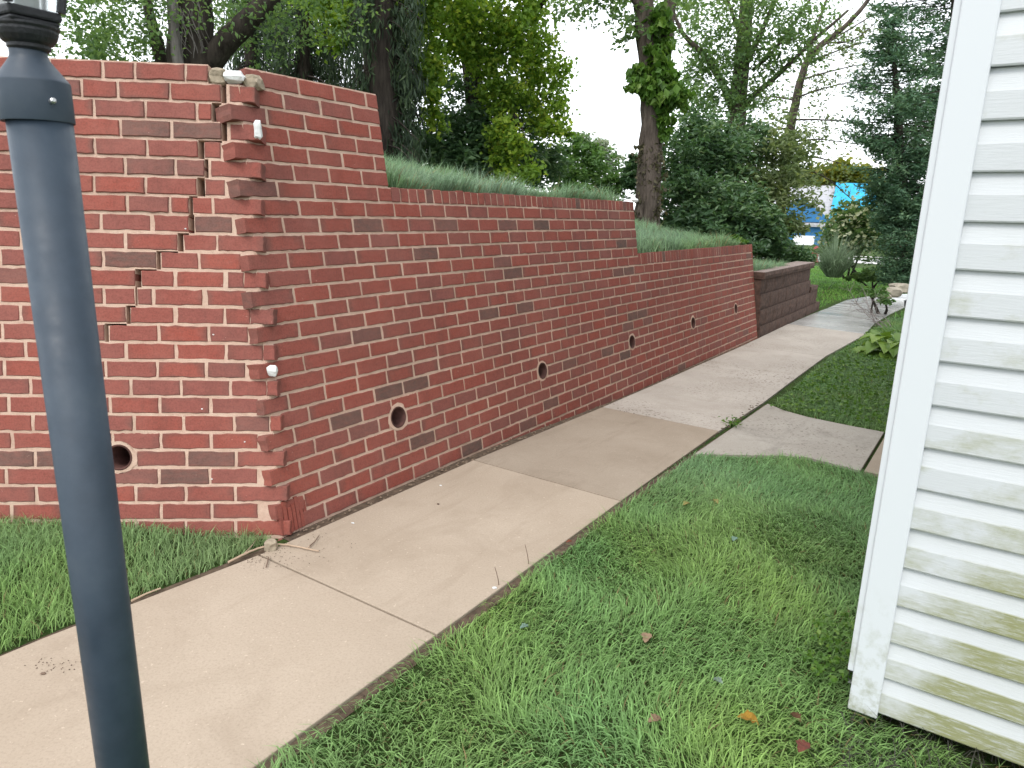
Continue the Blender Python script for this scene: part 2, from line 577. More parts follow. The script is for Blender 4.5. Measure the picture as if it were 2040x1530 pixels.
L0, R0 = -.03, -1.017
path_obj("path", [[(-4.6, R0), (-1.883, R0), (-1.883, .045), (-4.6, .045)], [(-1.883, R0), (-.417, R0), (-.418, -.05), (-1.2, .02), (-1.883, .045)],
                  [(-.417, R0), (1.03, R0), (1.047, -.058), (-.418, -.05)]], M['conc_new'])
path_obj("path", [[(1.03, R0), (2.68, -.985), (2.72, -.045), (1.047, -.058)]], M['conc_damp'])
path_obj("path", [[(2.68, -.985), (3.76, -1.0), (3.8, -.035), (2.72, -.045)], [(3.76, -1.0), (4.86, -.99), (4.9, -.035), (3.8, -.035)], [(4.86, -.99), (6.4, -.985), (6.43, -.04), (4.9, -.035)],
                  [(6.4, -.985), (8.5, -1.1), (8.69, -.03), (6.43, -.04)]], M['conc_old'])
path_obj("path", [[(8.5, -1.1), (9.79, -1.05), (9.92, -.05), (8.69, -.03)], [(9.79, -1.05), (11.2, -1.1), (11.3, -.1), (9.92, -.05)], [(11.2, -1.1), (12.7, -1.2), (12.8, -.13), (11.3, -.1)],
                  [(12.7, -1.2), (14.0, -1.5), (14.3, -.42), (12.8, -.13)], [(14.0, -1.5), (15.2, -2.3), (15.9, -1.4), (14.3, -.42)], [(15.2, -2.3), (16.0, -3.6), (17.0, -3.0), (15.9, -1.4)]], M['conc_wet'])
path_obj("side_path", [[(2.03, -1.03), (2.37, -1.46), (2.47, -1.62), (2.40, -1.93), (3.49, -1.93), (3.50, -1.7), (3.54, -1.4), (3.62, -1.2), (3.76, -1.03)]], M['conc_side'])
path_obj("side_path", [[(2.40, -1.94), (2.41, -2.29), (3.47, -2.29), (3.49, -1.94)]], M['conc_damp'])

# ------------------------------------------------------------------ the brick retaining wall
wall = thing("brick_retaining_wall", "stepped red brick retaining wall with a cracked zigzag corner, running beside the concrete path", "brick wall", tuple(A0))


def tcorner(h): return 0.00606 * h - 0.13107          # along D, where the two faces meet


def lcorner(h): return SLIDE * h * C_


nR = (-N * math.cos(math.atan(TB)) + Z * math.sin(math.atan(TB)))
nL = (-NL * math.cos(math.atan(.16426)) + Z * math.sin(math.atan(.16426)))
HOLES_R = [(.56, -14.36), (2.0, -14.33), (3.46, -14.3), (4.94, -14.34), (6.38, -14.26)]
HOLES_L = [(-.57, -14.42)]
HOLE_R = .062


def brick(mb, o, dx, up, nrm, t0, t1, h0, h1, depth=.09, proud=0.0, tone=None, step=.03, flash=None, jit=.0011, holes=()):
    """one brick: irregular front outline, small arris, sides running back"""
    z0, z1 = h0 * C_, h1 * C_
    if t1 - t0 < .012: return
    hit = [(t, h * C_) for t, h in holes if t0 - .07 < t < t1 + .07 and z0 - .07 < h * C_ < z1 + .07]
    if hit: step = .009
    nu = max(1, int((t1 - t0) / step))
    nv = max(1, int((z1 - z0) / step))
    out = [(t0 + (t1 - t0) * k / nu, z0) for k in range(nu)] + [(t1, z0 + (z1 - z0) * k / nv) for k in range(nv)] + \
          [(t1 - (t1 - t0) * k / nu, z1) for k in range(nu)] + [(t0, z1 - (z1 - z0) * k / nv) for k in range(nv)]
    out = np.array(out)
    out += rng.normal(0, jit, out.shape)
    for ht, hz in hit:
        dx_, dz_ = out[:, 0] - ht, out[:, 1] - hz
        RR = HOLE_R + .008
        ins = dx_ ** 2 + dz_ ** 2 < RR * RR
        sg = 1 if (z0 + z1) / 2 > hz else -1
        out[ins, 1] = hz + sg * np.sqrt(RR * RR - dx_[ins] ** 2)
    c = np.array([(t0 + t1) / 2, (z0 + z1) / 2])
    half = np.array([(t1 - t0) / 2, (z1 - z0) / 2])
    inn = c + (out - c) * (1 - .0028 / np.maximum(half, .01))
    tilt = rng.normal(0, .0004, 2)
    def pt(q, dn):
        off = (q - c) / half
        return o + dx * q[:, :1] + up * q[:, 1:2] + nrm * (proud + dn + (off @ tilt)[:, None])
    V = np.concatenate([pt(inn, 0), pt(out, -.0032), pt(out, -depth)])
    n = len(out)
    fs = [tuple(range(n))]
    for k in range(n):
        k2 = (k + 1) % n
        fs.append((n + k, n + k2, k2, k))
        fs.append((2 * n + k, 2 * n + k2, n + k2, n + k))
    uv = np.concatenate([(inn - c) / half, (out - c) / half, (out - c) / half])
    if tone is None:
        r = rng.random()
        tone = rng.uniform(.0, .25) if r < .25 else rng.uniform(.2, .66) if r < .965 else rng.uniform(.75, 1.0)
    fl = rng.random() if flash is None else flash
    mb.add(V, fs, (tone, fl, rng.random()), np.concatenate([uv, np.zeros((len(uv), 1))], 1))


def split_holes(k, t0, t1, holes):
    """cut a brick where a drain pipe passes"""
    segs = [(t0, t1)]
    hm = 6.5 - k
    for ht, hh in holes:
        d = abs(hh - hm) * C_
        if d < .035:
            w = .07
            new = []
            for a, b_ in segs:
                if b_ < ht - w or a > ht + w: new.append((a, b_)); continue
                if a < ht - w - .02: new.append((a, ht - w))
                if b_ > ht + w + .02: new.append((ht + w, b_))
            segs = new
    return segs


def bed(mb, o, dx, up, nrm, a, b_, h0, holes):
    """mortar behind one course, opened where a drain pipe passes"""
    near = [(t, h) for t, h in holes if abs(h - h0 - .5) < 1.35 and a < t < b_]
    n_ = 6 if near else 1
    for q in range(n_):
        z0, z1 = h0 + q / n_, h0 + (q + 1) / n_
        cuts = [a]
        for t, h in near:
            r_ = HOLE_R - .003
            dz = min(abs(z0 - h), abs(z1 - h)) * C_ if not (z0 < h < z1) else 0
            if dz < r_:
                w = math.sqrt(r_ * r_ - dz * dz)
                cuts += [t - w, t + w]
        cuts.append(b_)
        for j in range(0, len(cuts), 2):
            mb.box(o + dx * cuts[j] + up * z0 * C_ - nrm * .0036, dx * (cuts[j + 1] - cuts[j]), up * C_ / n_, -nrm * .08)


T1, T2, T3 = .714, 3.72, 7.204
JG = .0064        # half a joint
br, mo = MB(), MB()
brl, mol = MB(), MB()
dark_r = {(8, 3), (8, 9), (8, 11), (13, 16), (13, 17), (15, 2), (19, 4), (19, 3), (20, 2), (19, 17), (18, 19), (18, 18), (21, 12), (22, 17), (24, 11), (25, 9)}
for k in range(0, 28):
    h1, h0 = 7 - k, 6 - k
    hm = 6.5 - k
    end = T1 if k < 6 else T2 if k < 13 else T3
    if k == 6: end = T1 + .015
    if k == 12: end = T2 + .012
    odd = k % 2
    ext = float(np.interp(k, [1, 3, 5, 9, 13, 25], [.07, .07, .062, .042, .04, .036]))
    ext += rng.normal(0, .006)
    tc = tcorner(hm)
    base = (.118 if odd else .015) if k < 18 else (.004 if odd else -.099)
    if odd: s0 = tc + ext * .55 + .030
    else: s0 = tc - ext
    if k == 0: s0 = -.06
    js = [base + .2066 * q for q in range(-1, 40)]
    js = [j for j in js if s0 + .085 < j < end - .05]
    js = [j + rng.normal(0, .003) for j in js]
    cuts = [s0 - JG] + js + [end + JG]
    for q in range(len(cuts) - 1):
        a, b_ = cuts[q] + JG, cuts[q + 1] - JG
        st = .03 if a < 2.5 else .06
        tn_ = None
        if (k, q) in dark_r: tn_ = rng.uniform(.85, 1)
        elif rng.random() < .45: tn_ = rng.uniform(.0, .35)
        for (sa, sb) in split_holes(k, a, b_, HOLES_R):
            if sb - sa > .25 and rng.random() < .0: pass
            g = .0062
            brick(br, A, D, UPR, nR, sa, sb, h0 + g / C_, h1 - g / C_, .09 if q else .1, rng.normal(0 if q else .0012, .0007), tn_, st if q else .02, jit=.001 if q else .0014, holes=HOLES_R)
    # mortar bed behind the joints
    m0 = tc - .002 if k else -.05
    bed(mo, A, D, UPR, nR, m0, end - .003, h0, HOLES_R)

# rowlock copings on the two lower steps
for nm, ta, tb, hb in (("coping", T1 + .012, T2, 0), ("coping", T2 + .006, T3, -6)):
    cb, cm = MB(), MB()
    q = ta + .006
    while q < tb - .02:
        w = rng.normal(.0585, .002)
        e = min(q + w, tb)
        if tb - e < .035: e = tb
        top = .098 / C_ + rng.normal(0, .02) if hb == 0 else .1 / C_ + rng.normal(0, .02)
        if hb == 0: top = 1.02 + rng.normal(0, .02)
        brick(cb, A, D, UPR, nR, q, e, hb + .0045 / C_, hb + top, .19, rng.normal(0, .0015), None, .03 if q < 3 else .05, jit=.0012)
        q = e + .0095
    tt = 1.0 if hb == 0 else 1.28
    cm.box(A + D * ta + UPR * hb * C_ - nR * .004, D * (tb - ta - .004), UPR * C_ * (tt - .03), -nR * .17)
    co_ = cb.build(nm, M['brick'], wall)
    cmo = cm.build("mortar", M['mortar'], co_)

# side wall: joints read course by course (metres along the wall, 0 near the corner)
JL = [[-0.589, -0.46, -0.257], [-0.674, -0.53, -0.321], [-0.628, -0.421, -0.214], [-0.524, -0.318], [-0.629, -0.418], [-0.509, -0.306], [-0.637, -0.429], [-0.504, -0.332],
      [-0.614, -0.407], [-0.518, -0.313], [-0.61, -0.402], [-0.487], [-0.612], [-0.539], [-0.612], [-0.528, -0.323, -0.113], [-0.614, -0.401, -0.197, -0.029],
      [-0.512, -0.304, -0.097], [-0.599, -0.394, -0.183, 0.021], [-0.503, -0.297, -0.085], [-0.594, -0.394, -0.183, 0.02], [-0.501, -0.287, -0.079], [-0.615, -0.405, -0.191, 0.013],
      [-0.505, -0.294, -0.086], [-0.606, -0.399, -0.186, 0.016], [-0.503, -0.297, -0.086], [-.60, -.40, -.19], [-.5, -.29, -.08]]
def zx(z): return (z - 1258) * .000647 - .212      # from the measured enlargement to metres
# course -> (left leaf end, crack right side, pieces right of the crack)
CR_ = {0: (1325, None, []), 1: (1405, 1440, [(1460, 1622)]), 2: (1345, 1395, []), 3: (1405, 1440, [(1462, 1655)]), 4: (1255, 1294, [(1297, 1398)]), 5: (1292, 1318, [(1335, 1655)]),
       6: (1243, 1290, [(1296, 1422)]), 7: (1190, 1215, [(1218, 1335), (1350, 1652)]), 8: (1184, 1222, [(1226, 1460)]), 9: (1112, 1150, [(1152, 1360), (1375, 1665)]),
       10: (975, 1003, [(1008, 1240), (1255, 1512)]), 11: (838, 878, [(882, 1080), (1108, 1402), (1430, 1532), (1537, 1675)]), 12: (835, 850, [(853, 938), (965, 1262), (1295, 1545)]),
       13: (775, 803, [(806, 1075), (1102, 1395), (1415, 1566), (1571, 1722)]), 14: (636, 662, [(668, 972), (992, 1290), (1310, 1552)])}
tones_l = {(1, 2): .55, (3, -1): .95, (10, -1): .9, (8, 99): .92, (21, 0): .9}
hole_far = 4.6
for k in range(0, 28):
    h1, h0 = 7 - k, 6 - k
    hm = 6.5 - k
    odd = k % 2
    ext = float(np.interp(k, [1, 3, 5, 9, 13, 25], [.07, .07, .062, .042, .04, .036]))
    lc = lcorner(hm)
    js = list(JL[k])
    left = [js[0] - .2066 * q for q in range(12, 0, -1)]
    left = [j + rng.normal(0, .004) for j in left]
    g = .0064 / C_
    pieces = []
    if k in CR_:
        le, cr, right = CR_[k]
        js2 = [j for j in js if j < zx(le) - .02]
        cuts = left + js2 + [zx(le) + JG]
        pieces += [(cuts[q] + JG, cuts[q + 1] - JG, 0) for q in range(len(cuts) - 1)]
        pieces += [(zx(a), zx(b_), 1) for a, b_ in right]
        if odd and k > 0:
            a_, b__, _ = pieces[-1]
        lend = zx(le) + .001
        if k == 0:
            mol.box(AL + DL * -2.6 + UPL * h0 * C_ - nL * .0036, DL * (lend + 2.6), UPL * C_, -nL * .08)
        else:
            mol.box(AL + DL * -2.6 + UPL * h0 * C_ - nL * .0036, DL * (lend + 2.6), UPL * C_, -nL * .08)
            c0 = zx(cr)
            if lc - c0 > .01:
                up_ = CR_.get(k - 1)
                c1 = min(max(c0, zx(up_[0]) + .001), lc) if up_ and k > 1 else c0
                if c1 - c0 > .004:            # the bed joint gapes along the step of the crack
                    mol.box(AL + DL * c0 + UPL * h0 * C_ - nL * .0036, DL * (c1 - c0), UPL * (C_ - .0085), -nL * .08)
                mol.box(AL + DL * c1 + UPL * h0 * C_ - nL * .0036, DL * (lc - c1), UPL * C_, -nL * .08)
    else:
        if odd:
            js2 = [j for j in js if j < lc + ext - .1]
            cuts = left + js2 + [lc + ext + JG]
        else:
            cuts = left + js
        pieces += [(cuts[q] + JG, cuts[q + 1] - JG, 0) for q in range(len(cuts) - 1)]
        bed(mol, AL, DL, UPL, nL, -2.6, lc, h0, HOLES_L)
    for q, (a, b_, side) in enumerate(pieces):
        pr = rng.normal(0, .0007) + (0.004 if (k in CR_ and side == 0 and k < 8) else 0)
        tn_ = None if rng.random() < .5 else rng.uniform(.3, .62)
        if k == 3 and side == 0 and a > -.55 and a < -.3: tn_ = .93
        if k == 10 and side == 0 and a > -.65: tn_ = .92
        if k == 8 and side == 1: tn_ = .9
        if k == 5 and side == 0 and a > -.55: tn_ = .8
        if k == 21 and a < -.9 and a > -1.3: tn_ = .92
        segs = split_holes(k, a, b_, HOLES_L)
        if k in (15, 17, 19) and q == len(pieces) - 1:
            mid = lc - .01
            segs = [(a, mid - .002), (mid + .002, b_)]
        for sa, sb in segs:
            last = odd and q == len(pieces) - 1
            brick(brl, AL, DL, UPL, nL, sa, sb, h0 + g, h1 - g, .1, pr, tn_, .016 if last else .028, jit=.0015 if last else .0013, holes=HOLES_L)

front = br.build("brick_face", M['brick'], wall)
tag(front, "long stepped face of dark red brick beside the path")
side = brl.build("brick_face", M['brick'], wall)
tag(side, "shorter face split by a stair-stepped crack")
mo.build("mortar", M['mortar'], front)
mol.build("mortar", M['mortar'], side)
# masonry core behind both faces
core = MB()
for a, b_, ht in ((-.05, T1, 6.9), (T1, T2, .85), (T2, T3, -5.0)):
    core.box(A + D * a + UPR * -21 * C_ - nR * .2, D * (b_ - a - .004), UPR * (ht + 21) * C_, N * .2)
core.box(AL + DL * -2.6 + UPL * -21 * C_ - nL * .2, DL * 2.45, UPL * 27.9 * C_, NL * .2)
core.box(AL + DL * -2.6 + UPL * 6.4 * C_ - nL * .085, DL * 2.2, UPL * .5 * C_, NL * .13)
core.box(A + D * .0 + UPR * 6.4 * C_ - nR * .092, D * (T1 - .01), UPR * .5 * C_, N * .12)
core.build("core", M['core'], wall)

# drain pipes with their collars of mortar
def hole_part(o, dx, up, nrm, t, h):
    c = o + dx * t + up * h * C_
    mb = MB()
    prof = [(HOLE_R - .012, .001), (HOLE_R - .006, .003), (HOLE_R - .006, -.10)]
    mb.lathe(c, nrm, [(HOLE_R - .014, -.19), (HOLE_R - .014, .0005), (HOLE_R - .006, .002), (HOLE_R - .005, -.004), (HOLE_R - .005, -.19)], 28, cap=False)
    p_ = mb.build("drain_pipe", M['pipe'], wall, True)
    bk = MB()
    bk.lathe(c - nrm * .188, nrm, [(HOLE_R - .012, 0), (HOLE_R - .012, .004)], 24)
    bk.build("pipe_shade", M['core'], p_)  # dark disc painted as the shade deep in the pipe
    cl = MB()
    n = 30
    V = []
    for rr, dn in ((HOLE_R - .006, .0003), (None, -.0004), (None, -.012)):
        for q in range(n):
            an = 2 * math.pi * q / n
            r_ = rr if rr else HOLE_R + .009 + .005 * math.sin(an * 3 + t * 7) + rng.normal(0, .002)
            V.append(c + dx * math.cos(an) * r_ + up * math.sin(an) * r_ + nrm * dn)
    cl.add(V, [(j * n + q, (j + 1) * n + q, (j + 1) * n + (q + 1) % n, j * n + (q + 1) % n) for j in range(2) for q in range(n)])
    cl.build("mortar_collar", M['mortar'], p_)


for t, h in HOLES_R: hole_part(A, D, UPR, nR, t, h)
for t, h in HOLES_L: hole_part(AL, DL, UPL, nL, t, h)


def lump(name, c, size, m, parent=None, seed=0, lab=None, sub=2):
    """an irregular chunk"""
    import bmesh
    bm = bmesh.new()
    bmesh.ops.create_icosphere(bm, subdivisions=sub, radius=1)
    rr = np.random.default_rng(seed)
    ph = rr.uniform(0, 6, 6)
    for v in bm.verts:
        k = 1 + .22 * math.sin(v.co.x * 3 + ph[0]) * math.cos(v.co.y * 4 + ph[1]) + .15 * math.sin(v.co.z * 5 + ph[2]) + rr.normal(0, .05)
        v.co = Vector((max(-.8, min(.8, v.co.x * k)), max(-.8, min(.8, v.co.y * k)), max(-.78, min(.78, v.co.z * k))))
        v.co = Vector((v.co.x * size[0], v.co.y * size[1], v.co.z * size[2]))
    me = bpy.data.meshes.new(name)
    bm.to_mesh(me); bm.free()
    me.transform(Matrix.Translation(Vector(c)))
    o = link(name, me, m, parent)
    if lab: o["label"] = lab
    return o


def on_left(x_z, h, dn=0.0): return AL + DL * zx(x_z) + UPL * h * C_ + nL * dn


lump("mortar_lump", on_left(1378, 6.45, -.03), (.045, .05, .045), M['lump'], wall, 3, "rough old mortar left where the corner brick is missing")
lump("mortar_lump", on_left(1590, 6.3, -.05), (.05, .05, .04), M['lump'], wall, 5)
lump("plaster_patch", on_left(1492, 6.42, -.012), (.055, .04, .034), M['plaster'], wall, 8, "white plaster lump on top of the broken corner")
lump("plaster_patch", on_left(1640, 3.62, .003), (.019, .02, .05), M['plaster'], wall, 9, "white smear of plaster on the corner brick")
lump("plaster_patch", on_left(1712, -9.5, .002), (.028, .018, .032), M['plaster'], wall, 12, "white plaster patch low on the corner")
for q in range(7):
    t_ = rng.uniform(-.2, .12)
    lump("mortar_fleck", on_left(1258, 0) + DL * (t_ + .14) + UPL * (rng.integers(-18, 4) + rng.uniform(.2, .8)) * C_ + nL * .0005, (.005, .003, .004), M['plaster'], wall, 40 + q, sub=1)
lump("mortar_fleck", P(1265, 399, math.hypot(*(A + D * T2)[:2]) - .02), (.035, .02, .02), M['plaster'], wall, 77, "white clip on the end of the middle coping")
# chiselled bricks at the foot of the corner
ch = MB()
for q in range(7):
    c0 = A + D * (tcorner(-17.5) - .012 + q * .022) + UPR * (-18.9 * C_) + nR * (.012 - .003 * abs(q - 2))
    ch.box(c0, D * .017, UPR * (.125 + .02 * math.sin(q * 2)), -nR * .06, (rng.uniform(0, .4), .2, rng.random()))
ch.build("chipped_brick", M['brick'], wall)

# ------------------------------------------------------------------ dark block wall beyond
bw = thing("block_retaining_wall", "low dark brown split-face block wall with a pale cap at the far end of the brick wall", "block wall", tuple(W(7.25, 0)))
def rough_slab(mb, t0, t1, n0, n1, z0, z1, amp=.008, st=.05):
    """block course whose street face is split rough"""
    nt_, nz_ = max(2, int((t1 - t0) / st)), max(2, int((z1 - z0) / st))
    V, fs = [], []
    for j in range(nz_ + 1):
        for i in range(nt_ + 1):
            t = t0 + (t1 - t0) * i / nt_; z = z0 + (z1 - z0) * j / nz_
            edge = (j in (0, nz_)) or (i in (0, nt_))
            V.append(W(t, n0 + (0.007 if edge else -rng.random() * amp), z))
    for j in range(nz_):
        for i in range(nt_):
            a = j * (nt_ + 1) + i
            fs.append((a, a + 1, a + nt_ + 2, a + nt_ + 1))
    mb.add(V, fs)
    e = .001
    mb.box(W(t0 + e, n0 + .0075, z0 + e), D * (t1 - t0 - 2 * e), N * (n1 - n0 - .008), Z * (z1 - z0 - 2 * e))
rows = [(7.22, 10.94, -.02, -.12, .125), (7.22, 10.68, -.005, .128, .335), (7.22, 10.13, .012, .338, .54), (7.22, 10.10, .028, .543, .735)]
for r_, (t0, t1, n0, z0, z1) in enumerate(rows):
    mb = MB()
    q, w = t0, .44
    first = .44 if r_ % 2 == 0 else .22
    while q < t1 - .02:
        e = min(q + first, t1)
        if t1 - e < .1: e = t1
        rough_slab(mb, q + .0005, e - .0005, n0, .3, z0, z1)
        q = e; first = .44
    mb.build("block_course", M['block'], bw)
mb = MB(); rough_slab(mb, 10.13, 10.66, -.01, .28, .337, .43); mb.build("cap_stone", M['block'], bw)
q = 7.2
while q < 10.08:
    e = min(q + .42, 10.13)
    mb = MB()
    rough_slab(mb, q + .002, e - .002, -.015, .27, .737, .822, .012)
    c_ = mb.build("cap_stone", M['block'], bw)
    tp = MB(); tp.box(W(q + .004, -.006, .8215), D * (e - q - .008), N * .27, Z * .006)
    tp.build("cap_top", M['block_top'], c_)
    q = e

# ------------------------------------------------------------------ white house
HA = np.array([0.8290, -0.5592, 0.0]); HA /= np.linalg.norm(HA)
HP = np.array([1.0821, 1.7541, 0.0]) - HA * .078        # its near corner
# HA runs along the wall we see, away from the corner
HB = np.array([0.5592, 0.8290, 0.0]); HB /= np.linalg.norm(HB)    # along the wall that follows the path
EXP, HZ0 = .1143, .13
mt, nt_, b_ = mat("vinyl_trim", (.58, .605, .63), .45, .4)
t_ = NT(nt_)
sx_ = t_.n("ShaderNodeSeparateXYZ"); t_.l(t_.coord(), sx_.inputs[0])
lowm = t_.math('SUBTRACT', 1.0, t_.math('DIVIDE', t_.math('SUBTRACT', sx_.outputs[2], .1), .42), True)
msk = t_.math('MULTIPLY', lowm, t_.ramp(t_.noise(22, 6, .7), [(.45, 0.0), (.7, 1.0)]))
t_.l(t_.mix(msk, (.58, .605, .63), (.25, .26, .15)), b_.inputs[0])
M['trim'] = mt
house = thing("white_house", "white vinyl-sided house corner with green algae on its lowest courses", "house", tuple(HP))


def siding(o, along, out, length, z0, z1):
    prof = [(.000, .004), (.004, .0045), (.047, .0155), (.052, .017), (.1105, .0185), (.1143, .0165), (.1143, .0035)]
    mb = MB()
    nL_ = max(2, int(length / .25))
    xs_ = np.linspace(0, length, nL_ + 1)
    ncourse = int(round((z1 - z0) / EXP))
    for q in range(ncourse):
        top = z0 + (q + 1) * EXP
        wob = rng.normal(0, .0007, len(xs_))
        V, at = [], []
        for dz, dp in prof:
            for x, w_ in zip(xs_, wob):
                V.append(o + along * x + out * (dp + w_) + Z * (top - dz + w_ * .6))
                at.append((x, 1.0 if dz > .05 else 0.0, 0))
        n_ = len(xs_)
        fs = [(j * n_ + i, (j + 1) * n_ + i, (j + 1) * n_ + i + 1, j * n_ + i + 1) for j in range(len(prof) - 1) for i in range(n_ - 1)]
        k0 = mb.n
        mb.add(V, fs)
        mb.a[-1] = np.array(at)
    return mb


outA, outB = -HB, np.array([-HA[0], -HA[1], 0])
CPW = .078
siding(HP + HA * CPW, HA, outA, 5.0, HZ0, HZ0 + EXP * 44).build("siding", M['siding'], house)
siding(HP + HB * CPW, HB, outB, 8.0, HZ0, HZ0 + EXP * 44).build("siding", M['siding'], house)
cp = MB()
cp.box(HP - Z * 0 + Z * (HZ0 - .018) + outA * .024 + outB * .0, HA * CPW, -outA * .03, Z * (EXP * 44 + .05))
cpo = bevel(cp.build("corner_post", M['trim'], house), .004, 2)
cp = MB()
cp.box(HP + Z * (HZ0 + .10) + outB * .016 + outA * .016, -outB * .0165, -outA * .075, Z * (EXP * 44 - .1))
bevel(cp.build("corner_trim", M['trim'], house), .003, 2)
body = MB()
body.box(HP + HA * .03 + HB * .03 + Z * (HZ0 + .015), HA * 4.97, HB * 7.97, Z * (EXP * 44 - .02))
body.build("wall", M['trim'], house)
fnd = MB()
fnd.box(HP + HA * .09 + HB * .09 + Z * -.3, HA * 4.8, HB * 7.8, Z * (HZ0 + .31))
fnd.build("foundation", M['core'], house)
rf = MB()
zt = HZ0 + EXP * 44
e0 = HP - HA * .3 - HB * .3 + Z * zt
rf.prism([e0, e0 + HA * 5.6, e0 + HA * 2.8 + Z * 1.5], 0, 8.6, HB)
rf.build("roof", simple("roof_shingle", (.09, .09, .095), .95, .3, 30, .6), house)

# ------------------------------------------------------------------ lamp post in front
M['post'] = None
mt, nt_, b_ = mat("post_paint", (.035, .055, .085), .38, .45)
t_ = NT(nt_)
t_.l(t_.ramp(t_.noise(7, 5, .65), [(.35, (.024, .037, .055)), (.58, (.035, .052, .074)), (.70, (.045, .062, .082)), (.76, (.085, .105, .125))]), b_.inputs[0])
t_.l(t_.ramp(t_.noise(30, 4, .6), [(.3, .42), (.7, .62)]), b_.inputs["Roughness"])
M['post'] = mt
M['cast'] = simple("cast_black", (.016, .017, .02), .5, .3, 30, .3, 80, .4)
mt, nt_, b_ = mat("lantern_glass", (.9, .95, .95), .25, .5)
b_.inputs["Transmission Weight"].default_value = .85
M['glass'] = mt
LP = np.array([-.633, .984, 0])
lp = thing("lamp_post", "dark blue-grey round lamp post with a black lantern, nearest thing at the left", "lamp post", tuple(LP))
z0 = float(ground_h(LP[0], LP[1]))
CZ = 1.594                                      # underside of the collar
mb = MB(); mb.lathe(LP + Z * (z0 - .1) + CR * .004, Z - CR * .003, [(.0381, 0), (.0381, CZ + .03 - z0 + .1)], 40)
po_ = mb.build("pole", M['post'], lp)
for p_ in po_.data.polygons: p_.use_smooth = len(p_.vertices) == 4
mb = MB(); mb.lathe(LP + Z * CZ + CR * -.003, Z + np.array([-.02, 0, 0]), [(.0392, .004), (.0425, 0), (.0430, .050), (.041, .053), (.0235, .077), (.0215, .082), (.0212, .092)], 40)
col_ = bevel(mb.build("collar", M['post'], lp), .0012, 2)
for p_ in col_.data.polygons: p_.use_smooth = len(p_.vertices) == 4
sc_p = LP + Z * (CZ + .018) + (CR * .80 - CF * .60) * .0425
mb = MB(); mb.lathe(sc_p - (CR * .80 - CF * .60) * .002, (CR * .80 - CF * .60), [(.0035, 0), (.0035, .006), (.002, .0075)], 12)
mb.build("screw", simple("screw_steel", (.6, .6, .6), .35, .1, 30, metal=.9), col_)
mb = MB(); mb.lathe(LP + Z * (CZ + .088) - CR * .003, Z, [(.0215, 0), (.0245, .003), (.0245, .007), (.029, .010), (.033, .016), (.035, .022), (.035, .025), (.037, .028), (.037, .031)], 24)
for p_ in mb.build("lantern_neck", M['cast'], lp).data.polygons: p_.use_smooth = False
LB = LP + Z * (CZ + .118) - CR * .004
rot = R(12.8)
def sq(r_, h):
    return [LB + np.array([math.cos(rot + k * math.pi / 2), math.sin(rot + k * math.pi / 2), 0]) * r_ + Z * h for k in range(4)]
mb = MB()
for r0_, r1_, h0_, h1_ in ((.041, .042, 0, .006), (.044, .045, .006, .018)):
    V = sq(r0_, h0_) + sq(r1_, h1_)
    mb.add(V, [(3, 2, 1, 0), (4, 5, 6, 7)] + [(k, (k + 1) % 4, 4 + (k + 1) % 4, 4 + k) for k in range(4)])
bevel(mb.build("lantern_base", M['cast'], lp), .003, 2)
mb = MB()
lo, hi = sq(.043, .018), sq(.085, .26)
for k in range(4):
    mb.tube([lo[k], hi[k]], .0055, 6)
    mb.tube([hi[k], hi[(k + 1) % 4]], .0055, 6)
mb.build("lantern_frame", M['cast'], lp)
mb = MB()
lo, hi = sq(.040, .018), sq(.082, .26)
mb.add(lo + hi, [(k, (k + 1) % 4, 4 + (k + 1) % 4, 4 + k) for k in range(4)])
mb.build("lantern_glass", M['glass'], lp)
mb = MB(); a_ = sq(.11, .262); b2 = sq(.03, .36)
mb.add(a_ + b2, [(3, 2, 1, 0), (4, 5, 6, 7)] + [(k, (k + 1) % 4, 4 + (k + 1) % 4, 4 + k) for k in range(4)])
mb.build("lantern_cap", M['cast'], lp)
mb = MB(); mb.lathe(LB + Z * .018, Z, [(.014, 0), (.016, .05), (.026, .09), (.026, .14), (.012, .17)], 16)
mb.build("bulb", simple("bulb_glass", (.75, .78, .76), .3, .05, 10), lp, True)

